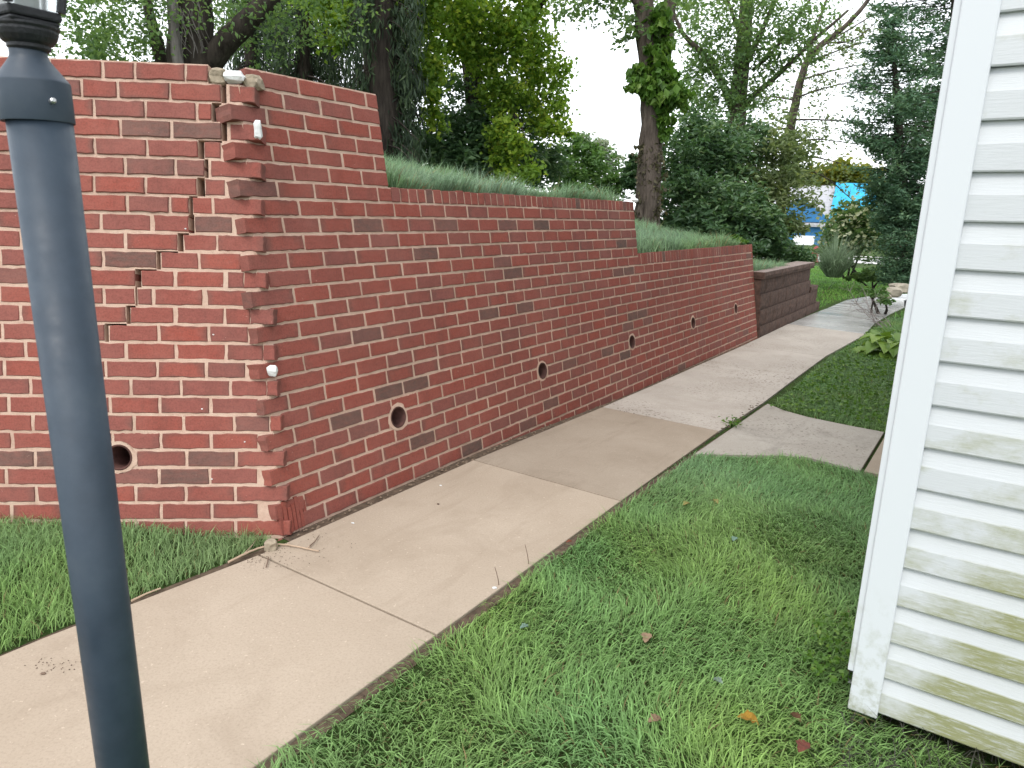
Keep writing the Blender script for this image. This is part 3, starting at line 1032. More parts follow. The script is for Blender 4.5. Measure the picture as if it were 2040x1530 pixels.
# ------------------------------------------------------------------ grass
def grass_field(name, pts, L, Wd, lean, az, colA, colB, colC, m, spread=.6, dryness=.02):
    """one tapering three-piece blade at every point"""
    n = len(pts)
    L = L * rng.uniform(.55, 1.25, n)
    a = az + rng.normal(0, spread, n) * math.pi
    le = np.clip(lean + rng.normal(0, .25, n), .05, 1.45)
    dr = np.stack([np.cos(a), np.sin(a), np.zeros(n)], 1)
    sd = np.stack([-np.sin(a), np.cos(a), np.zeros(n)], 1)
    tw = rng.uniform(-.7, .7, n)[:, None]
    sd = sd * np.cos(tw) + dr * np.sin(tw)
    w = (Wd * rng.uniform(.6, 1.3, n))[:, None]
    up = np.array([0, 0, 1.0])
    l1, l2 = le * .55, np.minimum(le * 1.35, 1.75)
    m1 = pts + (dr * np.sin(l1)[:, None] + up * np.cos(l1)[:, None]) * (L * .5)[:, None]
    tip = m1 + (dr * np.sin(l2)[:, None] + up * np.cos(l2)[:, None]) * (L * .5)[:, None]
    V = np.stack([pts - sd * w * .5, pts + sd * w * .5, m1 + sd * w * .42, m1 - sd * w * .42, tip], 1).reshape(-1, 3)
    b0 = np.arange(n)[:, None] * 5
    idx = np.concatenate([b0 + [[0, 1, 2, 3]], b0 + [[3, 2, 4]]], 1).ravel()
    counts = np.tile([4, 3], n)
    p1 = np.clip(vnoise(pts[:, 0], pts[:, 1], 2.6) * 1.5 - .25, 0, 1)[:, None]
    p2 = np.clip(vnoise(pts[:, 0] + 37, pts[:, 1] + 11, 1.1) * 1.7 - .45, 0, 1)[:, None]
    r_ = rng.random((n, 1))
    c = np.array(colA) * (1 - p1) + np.array(colB) * p1
    c = c * (1 - p2 * .6) + np.array(colC) * p2 * .6
    c = c * (.68 + .7 * r_ ** 1.5)
    dry = rng.random(n) < dryness
    c[dry] = np.array([.26, .2, .09]) * (.6 + .6 * r_[dry])
    c = np.repeat(c, 5, 0)
    me = np_mesh(name, V, idx, counts, {"tone": c})
    o = link(name, me, m)
    return o


M['blade'] = attr_mat("grass_blade", .5, .42, .3)
GR_A, GR_B, GR_C = (.235, .42, .15), (.285, .44, .125), (.235, .40, .205)


def tn_pts(n, t0, t1, n0, n1):
    t = rng.uniform(t0, t1, n); q = rng.uniform(n0, n1, n)
    return t, q


def ground_pts(t, q, extra=0.0):
    xy = A0[:2] + t[:, None] * D[:2] + q[:, None] * N[:2]
    return np.stack([xy[:, 0], xy[:, 1], ground_h(xy[:, 0], xy[:, 1]) + extra], 1)


# near lawn between path and house
t, q = tn_pts(125000, -2.0, 2.42, -4.0, -1.045)
edge = np.where(t < 2.0, -1.036 - .035 * rng.random(len(t)) ** 2, np.interp(t, [2.0, 2.37, 2.5], [-1.06, -1.52, -2.0]))
nearend = np.interp(q, [-2.4, -1.9, -1.6, -1.46, -1.05], [2.36, 2.37, 2.42, 2.33, 2.0])
k_ = (q < edge) & (t < nearend) & ~((t > .0) & (q < -2.3)) & ~((t < -1.2) & (q < -2.9))
bare = vnoise(t, q, 3.0) * 1.1 - (smooth(t, 1.9, 2.35) * .75) * smooth(-q, 1.3, 1.7) - .9 * smooth(-q, 2.3, 2.6) * smooth(-t, .5, .0)
k_ &= (bare > -.05 + .0 * t) | (rng.random(len(t)) < .12)
t, q = t[k_], q[k_]
pts = ground_pts(t, q)
close = smooth(-q, 1.05, 1.5)
azL = math.atan2(N[1], N[0]) * np.ones(len(t)) + 7.5 * (vnoise(t, q, 1.5) - .5) + 3 * (vnoise(t, q, 4.0) - .5)
g1 = grass_field("grass", pts, .076, .0036, 1.15, azL, GR_A, GR_B, GR_C, M['blade'], .28)
g1["kind"] = "stuff"
# lawn left of the path under the side wall
t, q = tn_pts(70000, -2.8, -.3, .01, 2.6)
pl = np.interp(t, [-1.9, -1.2, -.42], [.07, .045, -.005])
lw = -.09 - t * 1.273 - .02
k_ = (q > pl + .015 * rng.random(len(t))) & (q < lw)
t, q = t[k_], q[k_]
pts = ground_pts(t, q)
g2 = grass_field("grass", pts, .07, .0034, .9, 2.2 + 2.5 * (vnoise(t, q, 1.2) - .5), (.23, .40, .15), (.26, .42, .13), (.27, .35, .17), M['blade'], .4)
g2["kind"] = "stuff"
# lawn past the side path
t, q = tn_pts(60000, 3.5, 10.6, -2.32, -1.0)
rt = np.interp(t, [3.4, 3.5, 3.55, 3.63, 3.78, 6.4, 8.5, 10.6], [-2.3, -1.72, -1.42, -1.2, -1.07, -1.02, -1.13, -1.12])
k_ = q < rt - .02 * rng.random(len(t))
t, q = t[k_], q[k_]
g3 = grass_field("grass", ground_pts(t, q), .06, .0055, .95, rng.uniform(0, 6.28, len(t)), (.18, .33, .115), (.22, .35, .105), (.19, .29, .14), M['blade'], .5)
g3["kind"] = "stuff"
# far lawns
t, q = tn_pts(90000, 10.7, 27, -6, 7)
rt = np.interp(t, [10.9, 12.8, 14.3, 15.9, 17], [.0, -.08, -.38, -1.35, -3.0])
rt2 = np.interp(t, [10.5, 12.7, 14, 15.2, 16], [-1.12, -1.25, -1.55, -2.35, -3.7])
k_ = ((q > rt + .03) | (q < rt2 - .03)) & ~((q < -2.3) & (t < 9))
k_ &= (q < np.interp(t, [10.9, 11.8], [.0, 6.9]))
t, q = t[k_], q[k_]
g4 = grass_field("grass", ground_pts(t, q), .075, .011, .8, rng.uniform(0, 6.28, len(t)), (.15, .33, .06), (.19, .36, .06), (.14, .30, .08), M['blade'], .5)
g4["kind"] = "stuff"
# long grass on the bank
t = rng.uniform(.3, 13, 110000); q = .04 + rng.random(110000) ** 1.4 * 4.2
k_ = (q < np.interp(t, [0, 3, 6, 9, 10.5, 11.4], [4.3, 4.3, 3.2, 2.4, 1.6, 0]))
t, q = t[k_], q[k_]
q0 = q + np.where(t < 7.2, .3, .1)
bare = (np.abs(t - 4.3) < .6) & (q < .2) & (rng.random(len(t)) < .5)
bare |= (t < .78) & (q < 1.2)
t, q, q0 = t[~bare], q[~bare], q0[~bare]
xy = A0[:2] + t[:, None] * D[:2] + q0[:, None] * N[:2]
pts = np.stack([xy[:, 0], xy[:, 1], bank_h(t, q) - .02], 1)
tuft = vnoise(t, q, 3.5)
g5 = grass_field("grass", pts, .08 + .16 * tuft, .0062, .55 + .7 * vnoise(t + 9, q, 5.0), math.atan2(D[1], D[0]) + .4 + 2.2 * (vnoise(t, q + 5, 2.0) - .5), (.19, .31, .17), (.19, .33, .12), (.24, .34, .23), M['blade'], .3, .07)
g5["kind"] = "stuff"


# ------------------------------------------------------------------ leaves
def leaves_mesh(name, pos, size, mat_, parent=None, aspect=.6, droop=.5, tone=None, clump=None, fold=.25, kind=None):
    """one folded diamond leaf at every position"""
    n = len(pos)
    size = size * rng.uniform(.6, 1.3, n)
    a = rng.uniform(0, 2 * math.pi, n)
    e = rng.normal(-droop, .45, n)
    ax = np.stack([np.cos(a) * np.cos(e), np.sin(a) * np.cos(e), np.sin(e)], 1)
    ref = rng.normal(0, 1, (n, 3)); ref[:, 2] += 1.2
    sd = np.cross(ax, ref); sd /= np.linalg.norm(sd, axis=1)[:, None] + 1e-9
    nm = np.cross(sd, ax)
    s = size[:, None]
    V = np.stack([pos - ax * s * .5, pos + sd * s * aspect * .5 + nm * s * fold * .5 - ax * s * .05, pos + ax * s * .5, pos - sd * s * aspect * .5 + nm * s * fold * .5 - ax * s * .05], 1).reshape(-1, 3)
    b0 = np.arange(n)[:, None] * 4
    idx = np.concatenate([b0 + [[0, 1, 2]], b0 + [[0, 2, 3]]], 1).ravel()
    tone = rng.random(n) if tone is None else tone
    clump = rng.random(n) if clump is None else clump
    c = np.repeat(np.stack([tone, clump, rng.random(n)], 1), 4, 0)
    o = link(name, np_mesh(name, V, idx, np.full(2 * n, 3), {"tone": c}), mat_, parent)
    return o


def sprays(c, rad, nsub, per, sub=.28, flat=1.0):
    """leaf positions: clusters scattered in an ellipsoid, denser towards its skin; returns positions and a per-cluster value"""
    c, rad = np.asarray(c, float), np.asarray(rad, float)
    v = rng.normal(0, 1, (nsub, 3)); v /= np.linalg.norm(v, axis=1)[:, None]
    cc = c + v * (rng.random((nsub, 1)) ** .45) * rad
    val = rng.random(nsub)
    k = np.repeat(np.arange(nsub), per)
    r = rad.mean() * sub
    off = rng.normal(0, 1, (nsub * per, 3)) * r * np.array([1, 1, .65 * flat])
    return cc[k] + off * .6, val[k]


def px(x, y, d, r):
    return P(x, y, d), r * d / F_PX


def crown_at(lst):
    """lst of (x, y, dist, radius px, clusters, leaves per cluster, [vertical squash])"""
    ps, vs = [], []
    for it in lst:
        x, y, d, r, ns, per = it[:6]
        sq_ = it[6] if len(it) > 6 else 1.0
        c, rr = px(x, y, d, r)
        p_, v_ = sprays(c, (rr, rr * 1.1, rr * sq_), ns, per)
        ps.append(p_); vs.append(v_)
    return np.concatenate(ps), np.concatenate(vs)


def thin(f, k=.5):
    def g(l): return f([(a[0], a[1], a[2], a[3], int(a[4] * k), a[5]) + tuple(a[6:]) for a in l])
    return g


def branch(mb, pts, r0, r1, sides=7, wob=.12, n=5):
    """smooth tapered limb through points"""
    pts = np.asarray(pts, float)
    tt = np.linspace(0, len(pts) - 1, (len(pts) - 1) * n + 1)
    q = np.stack([np.interp(tt, range(len(pts)), pts[:, k]) for k in range(3)], 1)
    if len(pts) > 2:
        for _ in range(3):
            q[1:-1] = (q[:-2] + 2 * q[1:-1] + q[2:]) / 4
    L_ = np.linalg.norm(pts[-1] - pts[0])
    q[1:-1] += rng.normal(0, .006 * L_ / n, q[1:-1].shape)
    mb.tube(q, np.linspace(r0, r1, len(q)), sides, wob=wob)


M['bark_dark'] = bark_mat("bark_dark", (.022, .018, .016), (.085, .07, .06))
M['bark_grey'] = bark_mat("bark_grey", (.09, .08, .075), (.23, .21, .2))
M['bark_mid'] = bark_mat("bark_mid", (.045, .036, .03), (.16, .13, .11))
M['leaf_maple'] = leaf_mat("leaf_maple", [(0, (0.099, 0.187, 0.039)), (.35, (0.176, 0.308, 0.050)), (.7, (0.286, 0.418, 0.061)), (1, (0.506, 0.550, 0.088))], .55, .6)
M['leaf_mid'] = leaf_mat("leaf_mid", [(0, (0.081, 0.149, 0.069)), (.5, (0.149, 0.253, 0.098)), (1, (0.253, 0.368, 0.138))], .5, .55)
M['leaf_dark'] = leaf_mat("leaf_dark", [(0, (0.037, 0.082, 0.039)), (.5, (0.080, 0.159, 0.069)), (.85, (0.144, 0.238, 0.103)), (1, (0.273, 0.344, 0.176))], .4, .35, .4)
M['leaf_hemlock'] = leaf_mat("leaf_conifer", [(0, (0.020, 0.033, 0.022)), (.6, (0.044, 0.075, 0.040)), (1, (0.099, 0.143, 0.066))], .6, .3)  # dark green of the drooping conifer needles
M['leaf_spruce'] = leaf_mat("leaf_spruce", [(0, (0.039, 0.090, 0.055)), (.5, (0.083, 0.167, 0.094)), (1, (0.172, 0.270, 0.149))], .6, .3)
M['leaf_olive'] = leaf_mat("leaf_olive", [(0, (0.083, 0.127, 0.061)), (.5, (0.165, 0.226, 0.099)), (1, (0.297, 0.341, 0.176))], .55, .5)
M['leaf_bright'] = leaf_mat("leaf_bright", [(0, (.06, .13, .04)), (.5, (.11, .22, .06)), (1, (.2, .32, .1))], .55, .4)
M['leaf_haze'] = leaf_mat("leaf_haze", [(0, (.22, .27, .22)), (1, (.42, .46, .4))], .7, .4)  # haze and sky glare on the distant tree, painted as pale leaves
M['leaf_yellow'] = leaf_mat("leaf_yellow", [(0, (.09, .13, .02)), (.5, (.2, .22, .03)), (1, (.36, .3, .04))], .6, .4)
M['leaf_ivy'] = leaf_mat("leaf_ivy", [(0, (.05, .12, .02)), (.5, (.10, .21, .03)), (1, (.2, .31, .06))], .45, .4, .4)
M['leaf_brown'] = leaf_mat("leaf_brown", [(0, (.05, .045, .03)), (.6, (.1, .09, .05)), (1, (.16, .15, .08))], .7, .2)
M['flower'] = leaf_mat("leaf_flower", [(0, (.4, .45, .25)), (1, (.7, .7, .5))], .7, .3)


def tree(name, label, cat, base, group=None): return thing(name, label, cat, tuple(base), group)


# --- forked old tree behind the side wall
b0 = P(378, 150, 9.5); b0[2] = 2.0
tr = tree("old_tree", "thick dark forked trunk with bare vine stems and fine green leaves behind the left wall", "tree", b0)
mb = MB()
branch(mb, [P(380, 210, 9.5), P(382, 110, 9.5), P(378, 0, 9.5), P(370, -150, 9.6), P(360, -400, 9.8)], .27, .2, 11, .1)
branch(mb, [P(392, 160, 9.5), P(440, 95, 9.3), P(490, 45, 9.1), P(540, -5, 9.0), P(600, -90, 8.9), P(680, -220, 8.8)], .15, .07, 9, .12)
branch(mb, [P(330, 150, 9.8), P(315, 90, 9.8), P(300, 40, 9.9), P(285, -40, 10)], .09, .05, 8)
branch(mb, [P(378, -60, 9.6), P(300, -140, 9.4), P(200, -240, 9.2)], .12, .05, 8)
tk = mb.build("trunk", M['bark_dark'], tr, True)
mb = MB(); branch(mb, [P(362, 200, 9.2), P(352, 100, 9.2), P(344, 40, 9.2), P(340, -40, 9.25), P(338, -200, 9.4)], .062, .05, 9)
tag(mb.build("stem", M['bark_grey'], tr, True), "pale grey stem against the dark trunk")
mb = MB()
for q in range(16):
    x0 = 360 + rng.normal(0, 16)
    y0 = rng.uniform(-10, 30)
    p_ = [P(x0, y0, 9.15)]
    for _ in range(4): p_.append(P(x0 := x0 + rng.normal(6, 9), y0 := y0 + 22, 9.15))
    branch(mb, p_, .006, .003, 4, n=2)
mb.build("vine", M['bark_grey'], tr)
pos, val = thin(crown_at, .85)([(160, 45, 8.5, 60, 30, 20), (230, 40, 9.5, 80, 45, 20), (240, 95, 10, 55, 36, 20), (200, 100, 9, 50, 30, 20), (290, 20, 9.5, 60, 36, 20), (170, -60, 9, 110, 60, 20), (330, -90, 9, 140, 70, 20),
                     (500, -120, 8.7, 150, 70, 22), (455, 20, 10.5, 60, 26, 18), (560, 30, 9.5, 70, 40, 20), (620, -40, 9, 120, 60, 22), (480, 80, 10.5, 50, 20, 18), (420, -20, 10.6, 60, 22, 16)])
leaves_mesh("crown", pos, .062, M['leaf_mid'], tr, .55, .4, clump=val)

# --- dark conifers with drooping sprays
def drooping(name, label, x, xw, y_top, y_bot, d, nb, trunk_w, group, m=None, size=.15, base_y=None):
    b0 = P(x, base_y or y_bot, d)
    tr = tree(name, label, "tree", b0, group)
    mb = MB()
    branch(mb, [P(x, y_bot + 40, d), P(x - 4, (y_top + y_bot) / 2, d), P(x - 8, y_top - 120, d)], trunk_w, trunk_w * .6, 9)
    ps, vs = [], []
    for q in range(nb):
        f = rng.random()
        y = y_top + (y_bot - y_top) * f
        w = xw * (.5 + .5 * rng.random())
        sgn = rng.choice([-1, 1])
        dd = d + rng.normal(0, .7)
        s = P(x, y - 30, d); e = P(x + sgn * w, y + rng.uniform(0, 40), dd)
        mid = (s + e) / 2 + Z * .12
        branch(mb, [s, mid, e], .016, .004, 4, n=2)
        n_ = 100
        u_ = rng.random(n_) ** .7
        c = s + (e - s) * u_[:, None]
        c += rng.normal(0, .05, (n_, 3))
        c[:, 2] -= rng.random(n_) ** 1.3 * .55 * (.3 + u_)
        ps.append(c); vs.append(np.full(n_, rng.random()))
    mb.build("trunk", M['bark_dark'], tr, True)
    leaves_mesh("crown", np.concatenate(ps), size, m or M['leaf_hemlock'], tr, .16, 1.2, clump=np.concatenate(vs), fold=.05)
    return tr


gD = "dark drooping conifers behind the brick wall"
drooping("hemlock_tree", "dark drooping conifer with the broad black trunk just right of the wall top", 765, 85, -110, 330, 10.5, 105, .3, gD)
drooping("hemlock_tree", "dark drooping conifer behind the cracked wall corner, sky showing through it", 610, 95, -110, 260, 12.5, 95, .16, gD)
drooping("hemlock_tree", "dark drooping conifer close beside the forked old trunk", 505, 70, -110, 230, 13.5, 75, .14, gD)

# --- maple with yellow-green hanging boughs
b0 = P(985, 340, 12.5)
tr = tree("maple_tree", "yellow-green maple whose boughs hang down over the grassy bank", "tree", b0)
mb = MB()
branch(mb, [P(960, 400, 13), P(950, 220, 13), P(930, 60, 13), P(915, -200, 13)], .2, .14, 9)
branch(mb, [P(945, 170, 13), P(1000, 100, 12.6), P(1060, 40, 12.3), P(1110, -40, 12)], .05, .03, 7)
branch(mb, [P(935, 120, 13), P(860, 40, 12.3), P(780, -20, 11.6)], .05, .03, 7)
branch(mb, [P(952, 250, 13), P(1000, 200, 12.3), P(1040, 250, 12), P(1060, 330, 11.8)], .035, .012, 6)
mb.build("trunk", M['bark_dark'], tr, True)
pos, val = thin(crown_at, .66)([(660, 20, 11, 60, 40, 24), (740, 15, 11, 70, 50, 24), (820, 10, 11, 75, 60, 24), (900, 0, 11.5, 85, 70, 24), (980, 15, 12, 80, 60, 24), (1050, 20, 12, 70, 42, 22), (1090, -30, 12, 70, 36, 20),
                     (830, 90, 11, 45, 34, 24, 1.2), (850, 150, 11, 38, 30, 24, 1.2), (858, 205, 11.2, 24, 14, 22, 1.4), (865, 245, 11.2, 16, 7, 20, 1.3), (930, 90, 12, 60, 46, 24), (1000, 100, 12.2, 60, 46, 24),
                     (1060, 110, 12.4, 55, 40, 24), (1085, 170, 12.4, 48, 40, 24, 1.2), (1090, 230, 12.2, 40, 32, 24, 1.2), (1110, 260, 12, 24, 14, 20), (980, 160, 12, 40, 26, 24), (1010, 200, 11.9, 36, 24, 24), (1000, 250, 11.7, 34, 26, 22),
                     (1030, 290, 11.5, 30, 24, 22), (1000, 320, 11.5, 26, 18, 20), (1050, 345, 11.4, 24, 15, 20, .7), (1020, 355, 11.3, 30, 14, 20, .5), (760, 60, 10.8, 45, 26, 22), (690, 60, 10.8, 40, 22, 22),
                     (900, -90, 11.5, 140, 90, 24), (760, -110, 11, 140, 90, 24)])
leaves_mesh("crown", np.concatenate([pos, pos + rng.normal(0, .09, pos.shape)]), .078, M['leaf_maple'], tr, .8, .45, clump=np.concatenate([val, val]))

# --- dense shrubs on the bank
def shrub(name, label, lst, size, m, aspect=.45, group=None, droop=.1, stems=5, cat="shrub", base=None):
    x, y, d = lst[0][0], max(i[1] + i[3] * .8 for i in lst), lst[0][2]
    b0 = P(x, y, d) if base is None else base
    tr = thing(name, label, cat, tuple(b0), group)
    pos, val = crown_at(lst)
    leaves_mesh("foliage", pos, size, m, tr, aspect, droop, clump=val)
    mb = MB()
    for q in range(stems):
        it = lst[q % len(lst)]
        e, rr = px(it[0] + rng.normal(0, it[3] * .3), it[1], it[2], it[3])
        s = b0 + np.array([rng.normal(0, .1), rng.normal(0, .1), -.15])
        branch(mb, [s, (s + e) / 2 + rng.normal(0, .08, 3), e], .03, .01, 5, n=3)
    mb.build("stem", M['bark_dark'], tr)
    return tr


shrub("evergreen_shrub", "dark blue-green evergreen shrub under the maple boughs at the top of the bank", [(930, 240, 12.8, 75, 90, 30), (890, 300, 12.4, 70, 80, 30), (960, 310, 12.4, 80, 90, 30, .7), (1040, 310, 12.8, 70, 80, 30),
      (1010, 225, 13.2, 60, 60, 28), (1080, 330, 13, 50, 50, 28, .8), (840, 290, 12.6, 40, 36, 28), (920, 335, 12, 70, 50, 28, .35), (880, 180, 13.4, 40, 26, 24)], .12, M['leaf_dark'], .4)
shrub("bright_shrub", "bright green bushy shrub against the white sky, left of the ivy-covered trunk", [(1180, 345, 15.5, 55, 70, 28, .9), (1150, 315, 15.6, 40, 40, 26), (1215, 375, 15.2, 36, 40, 26, .7), (1120, 350, 15, 35, 34, 26), (1145, 385, 14.5, 45, 34, 26, .4)], .12, M['leaf_bright'], .45)
shrub("pale_tree", "far-off tree beyond the bright green shrub, sky haze put into its pale leaves", [(1185, 300, 60, 30, 26, 22), (1215, 320, 60, 24, 20, 22), (1150, 285, 60, 20, 14, 20)], .42, M['leaf_haze'], .6, cat="tree")

# --- tall trunk wrapped in ivy
b0 = P(1290, 440, 11.0)
tr = tree("ivy_tree", "tall twin-stemmed trunk wrapped in light green ivy at the end of the bank", "tree", b0)
mb = MB()
branch(mb, [P(1288, 470, 11), P(1291, 420, 11), P(1293, 330, 11), P(1300, 230, 11), P(1298, 150, 11), P(1286, 60, 11.05), P(1279, -30, 11.1), P(1270, -300, 11.3)], .2, .125, 12, .1, 6)
branch(mb, [P(1303, 240, 11), P(1318, 160, 11.05), P(1330, 60, 11.1), P(1338, -40, 11.2), P(1350, -300, 11.4)], .1, .085, 9, .1)
branch(mb, [P(1280, 20, 11), P(1230, -40, 10.8), P(1160, -90, 10.5)], .05, .02, 6)
mb.build("trunk", M['bark_mid'], tr, True)
pos, val = crown_at([(1322, 70, 10.9, 22, 14, 22, 2.0), (1316, 120, 10.85, 24, 15, 22, 1.5), (1312, 165, 10.8, 32, 20, 22, 1.2), (1325, 190, 10.8, 34, 20, 22), (1345, 195, 10.8, 28, 14, 20, .8), (1270, 165, 10.8, 24, 12, 18), (1275, 140, 10.9, 20, 8, 18),
                     (1325, 225, 10.85, 22, 10, 20, 1.3), (1322, 255, 10.85, 14, 7, 20, 1.4), (1305, 30, 11, 20, 10, 20, 1.6), (1365, 192, 10.7, 14, 5, 16, .7)])
leaves_mesh("ivy", pos, .125, M['leaf_ivy'], tr, .7, .9, clump=val)
n_ = 420
yy = rng.uniform(285, 440, n_)
pos = np.array([P(1292 + rng.normal(4, 15), y, 10.86 + rng.normal(0, .02)) for y in yy])
leaves_mesh("dry_ivy", pos, .075, M['leaf_brown'], tr, .7, .8)
pos, val = thin(crown_at, .9)([(1190, -30, 10.5, 70, 22, 18), (1250, 15, 10.8, 60, 20, 16), (1200, 20, 10.8, 50, 14, 14, .6), (1150, 15, 10.5, 50, 12, 14, .6), (1255, 70, 11, 24, 8, 12), (1380, -40, 11, 70, 24, 18), (1250, -120, 11, 150, 60, 20)])
leaves_mesh("crown", pos, .085, M['leaf_mid'], tr, .6, .4, clump=val)

# --- broad spreading tree
b0 = P(1470, 470, 19)
tr = tree("spreading_tree", "broad green tree with several upright limbs behind the dark shrubs", "tree", b0)
mb = MB()
branch(mb, [P(1462, 480, 19), P(1465, 300, 19), P(1468, 225, 19), P(1478, 120, 19), P(1488, 20, 19), P(1492, -120, 19)], .26, .13, 10)
branch(mb, [P(1466, 240, 19), P(1440, 165, 18.8), P(1405, 110, 18.6), P(1360, 70, 18.4), P(1340, 20, 18.3)], .10, .035, 8)
branch(mb, [P(1470, 232, 19), P(1500, 190, 18.8), P(1550, 150, 18.6), P(1610, 90, 18.5), P(1690, 20, 18.4)], .09, .028, 8)
branch(mb, [P(1475, 150, 19), P(1510, 80, 18.8), P(1540, 10, 18.7), P(1580, -60, 18.6)], .08, .03, 7)
branch(mb, [P(1480, 90, 19), P(1460, 30, 18.8), P(1440, -30, 18.7)], .055, .025, 7)
branch(mb, [P(1500, 140, 19), P(1545, 100, 18.6), P(1600, 20, 18.5), P(1640, -40, 18.4)], .045, .02, 6)
mb.build("trunk", M['bark_mid'], tr, True)
pos, val = thin(crown_at)([(1400, 60, 18.5, 60, 40, 22), (1370, 30, 18.5, 50, 28, 20), (1430, 110, 18.5, 50, 34, 22), (1500, 60, 18.3, 60, 44, 22), (1540, 100, 18.3, 55, 38, 22), (1460, 30, 18.3, 55, 34, 20), (1520, 170, 18.4, 45, 30, 22), (1420, 180, 18.5, 45, 34, 22),
                     (1460, 200, 18.3, 45, 36, 22), (1390, 130, 18.6, 40, 22, 20), (1570, 40, 18.4, 50, 22, 20), (1600, 100, 18.4, 45, 22, 20), (1560, 0, 18.5, 60, 26, 18), (1480, -60, 18.3, 110, 60, 20), (1370, 210, 18, 40, 30, 22), (1660, 60, 18.4, 40, 12, 16)])
leaves_mesh("crown", np.concatenate([pos, pos + rng.normal(0, .16, pos.shape)]), .105, M['leaf_mid'], tr, .55, .4, clump=np.concatenate([val, val]))

# --- slender tree with level branches
b0 = P(1560, 480, 22)
tr = tree("slender_tree", "slender leaning tree with thin level branches and sparse olive leaves", "tree", b0)
mb = MB()
branch(mb, [P(1548, 500, 22), P(1562, 330, 22), P(1575, 250, 22), P(1590, 180, 22), P(1606, 120, 22), P(1640, 85, 22), P(1690, 50, 22), P(1745, -20, 22)], .16, .05, 8)
branch(mb, [P(1604, 130, 22), P(1625, 60, 22), P(1650, -10, 22)], .06, .03, 6)
limbs = [((1585, 195), (1640, 175), (1720, 158)), ((1578, 238), (1640, 238), (1720, 245)), ((1570, 285), (1630, 275), (1690, 285)), ((1600, 130), (1680, 95), (1760, 75)), ((1585, 200), (1530, 190), (1490, 205)),
         ((1575, 255), (1520, 260), (1480, 275)), ((1640, 85), (1700, 85), (1750, 40)), ((1565, 320), (1620, 310), (1690, 330)), ((1615, 105), (1690, 60), (1770, 10)), ((1590, 160), (1660, 140), (1730, 125)), ((1563, 330), (1640, 345), (1700, 400))]
tw_ps = []
for l in limbs:
    pp = [P(x, y, 22 + rng.normal(0, .3)) for x, y in l]
    branch(mb, pp, .03, .010, 5, n=4)
    for q in range(22):
        f = rng.random()
        s = pp[0] + (pp[1] - pp[0]) * min(1, f * 2) + (pp[2] - pp[1]) * max(0, f * 2 - 1)
        e = s + rng.normal(0, .28, 3) * [1, 1, .7]
        branch(mb, [s, e], .007, .003, 3, n=1)
        tw_ps.append(e)
mb.build("trunk", M['bark_mid'], tr, True)
k_ = np.repeat(np.array(tw_ps), 11, 0)
pos = k_ + rng.normal(0, .13, k_.shape)
leaves_mesh("crown", pos, .115, M['leaf_olive'], tr, .5, .3)

# --- massed shrubs between the trees and the path
gS = "shrubs at the far end of the bank"
shrub("holly_shrub", "large dark green holly mass right behind the ivy-covered trunk", [(1400, 330, 13.5, 75, 100, 30), (1360, 400, 13, 60, 70, 30), (1430, 420, 12.8, 75, 90, 30), (1390, 270, 14, 55, 60, 28), (1340, 330, 14, 45, 46, 28), (1460, 300, 14.2, 60, 70, 28), (1500, 440, 12.8, 50, 56, 28),
      (1400, 460, 12.3, 60, 44, 28, .5), (1470, 480, 12.4, 50, 36, 26, .4), (1260, 330, 15, 22, 22, 26), (1255, 370, 15, 26, 24, 26), (1345, 440, 12.6, 30, 24, 26, .6), (1530, 470, 13, 40, 36, 28, .7)], .125, M['leaf_dark'], .42, gS, stems=8)
shrub("olive_shrub", "lighter olive-green shrub leaning over the lower coping toward the blue house", [(1530, 330, 14.5, 65, 60, 26), (1560, 400, 14.2, 60, 60, 26), (1500, 400, 14, 50, 48, 26), (1585, 350, 14.6, 36, 22, 24), (1570, 300, 14.8, 45, 30, 24), (1540, 270, 14.8, 45, 30, 24), (1520, 470, 14, 40, 30, 24), (1560, 460, 14, 36, 26, 22)], .11, M['leaf_olive'], .5, gS)
shrub("low_shrub", "low dark spreading shrub behind the cap of the block wall", [(1570, 505, 14, 40, 44, 26, .5), (1530, 500, 13.6, 36, 34, 26, .5), (1600, 515, 14.2, 22, 16, 24, .5)], .1, M['leaf_dark'], .5, gS)
shrub("seedling_shrub", "small yellow-green seedling poking up behind the lowest brick coping", [(1470, 478, 11.8, 16, 9, 14, .6), (1455, 486, 11.8, 14, 6, 14, .5)], .085, M['leaf_ivy'], .45, gS, stems=2)

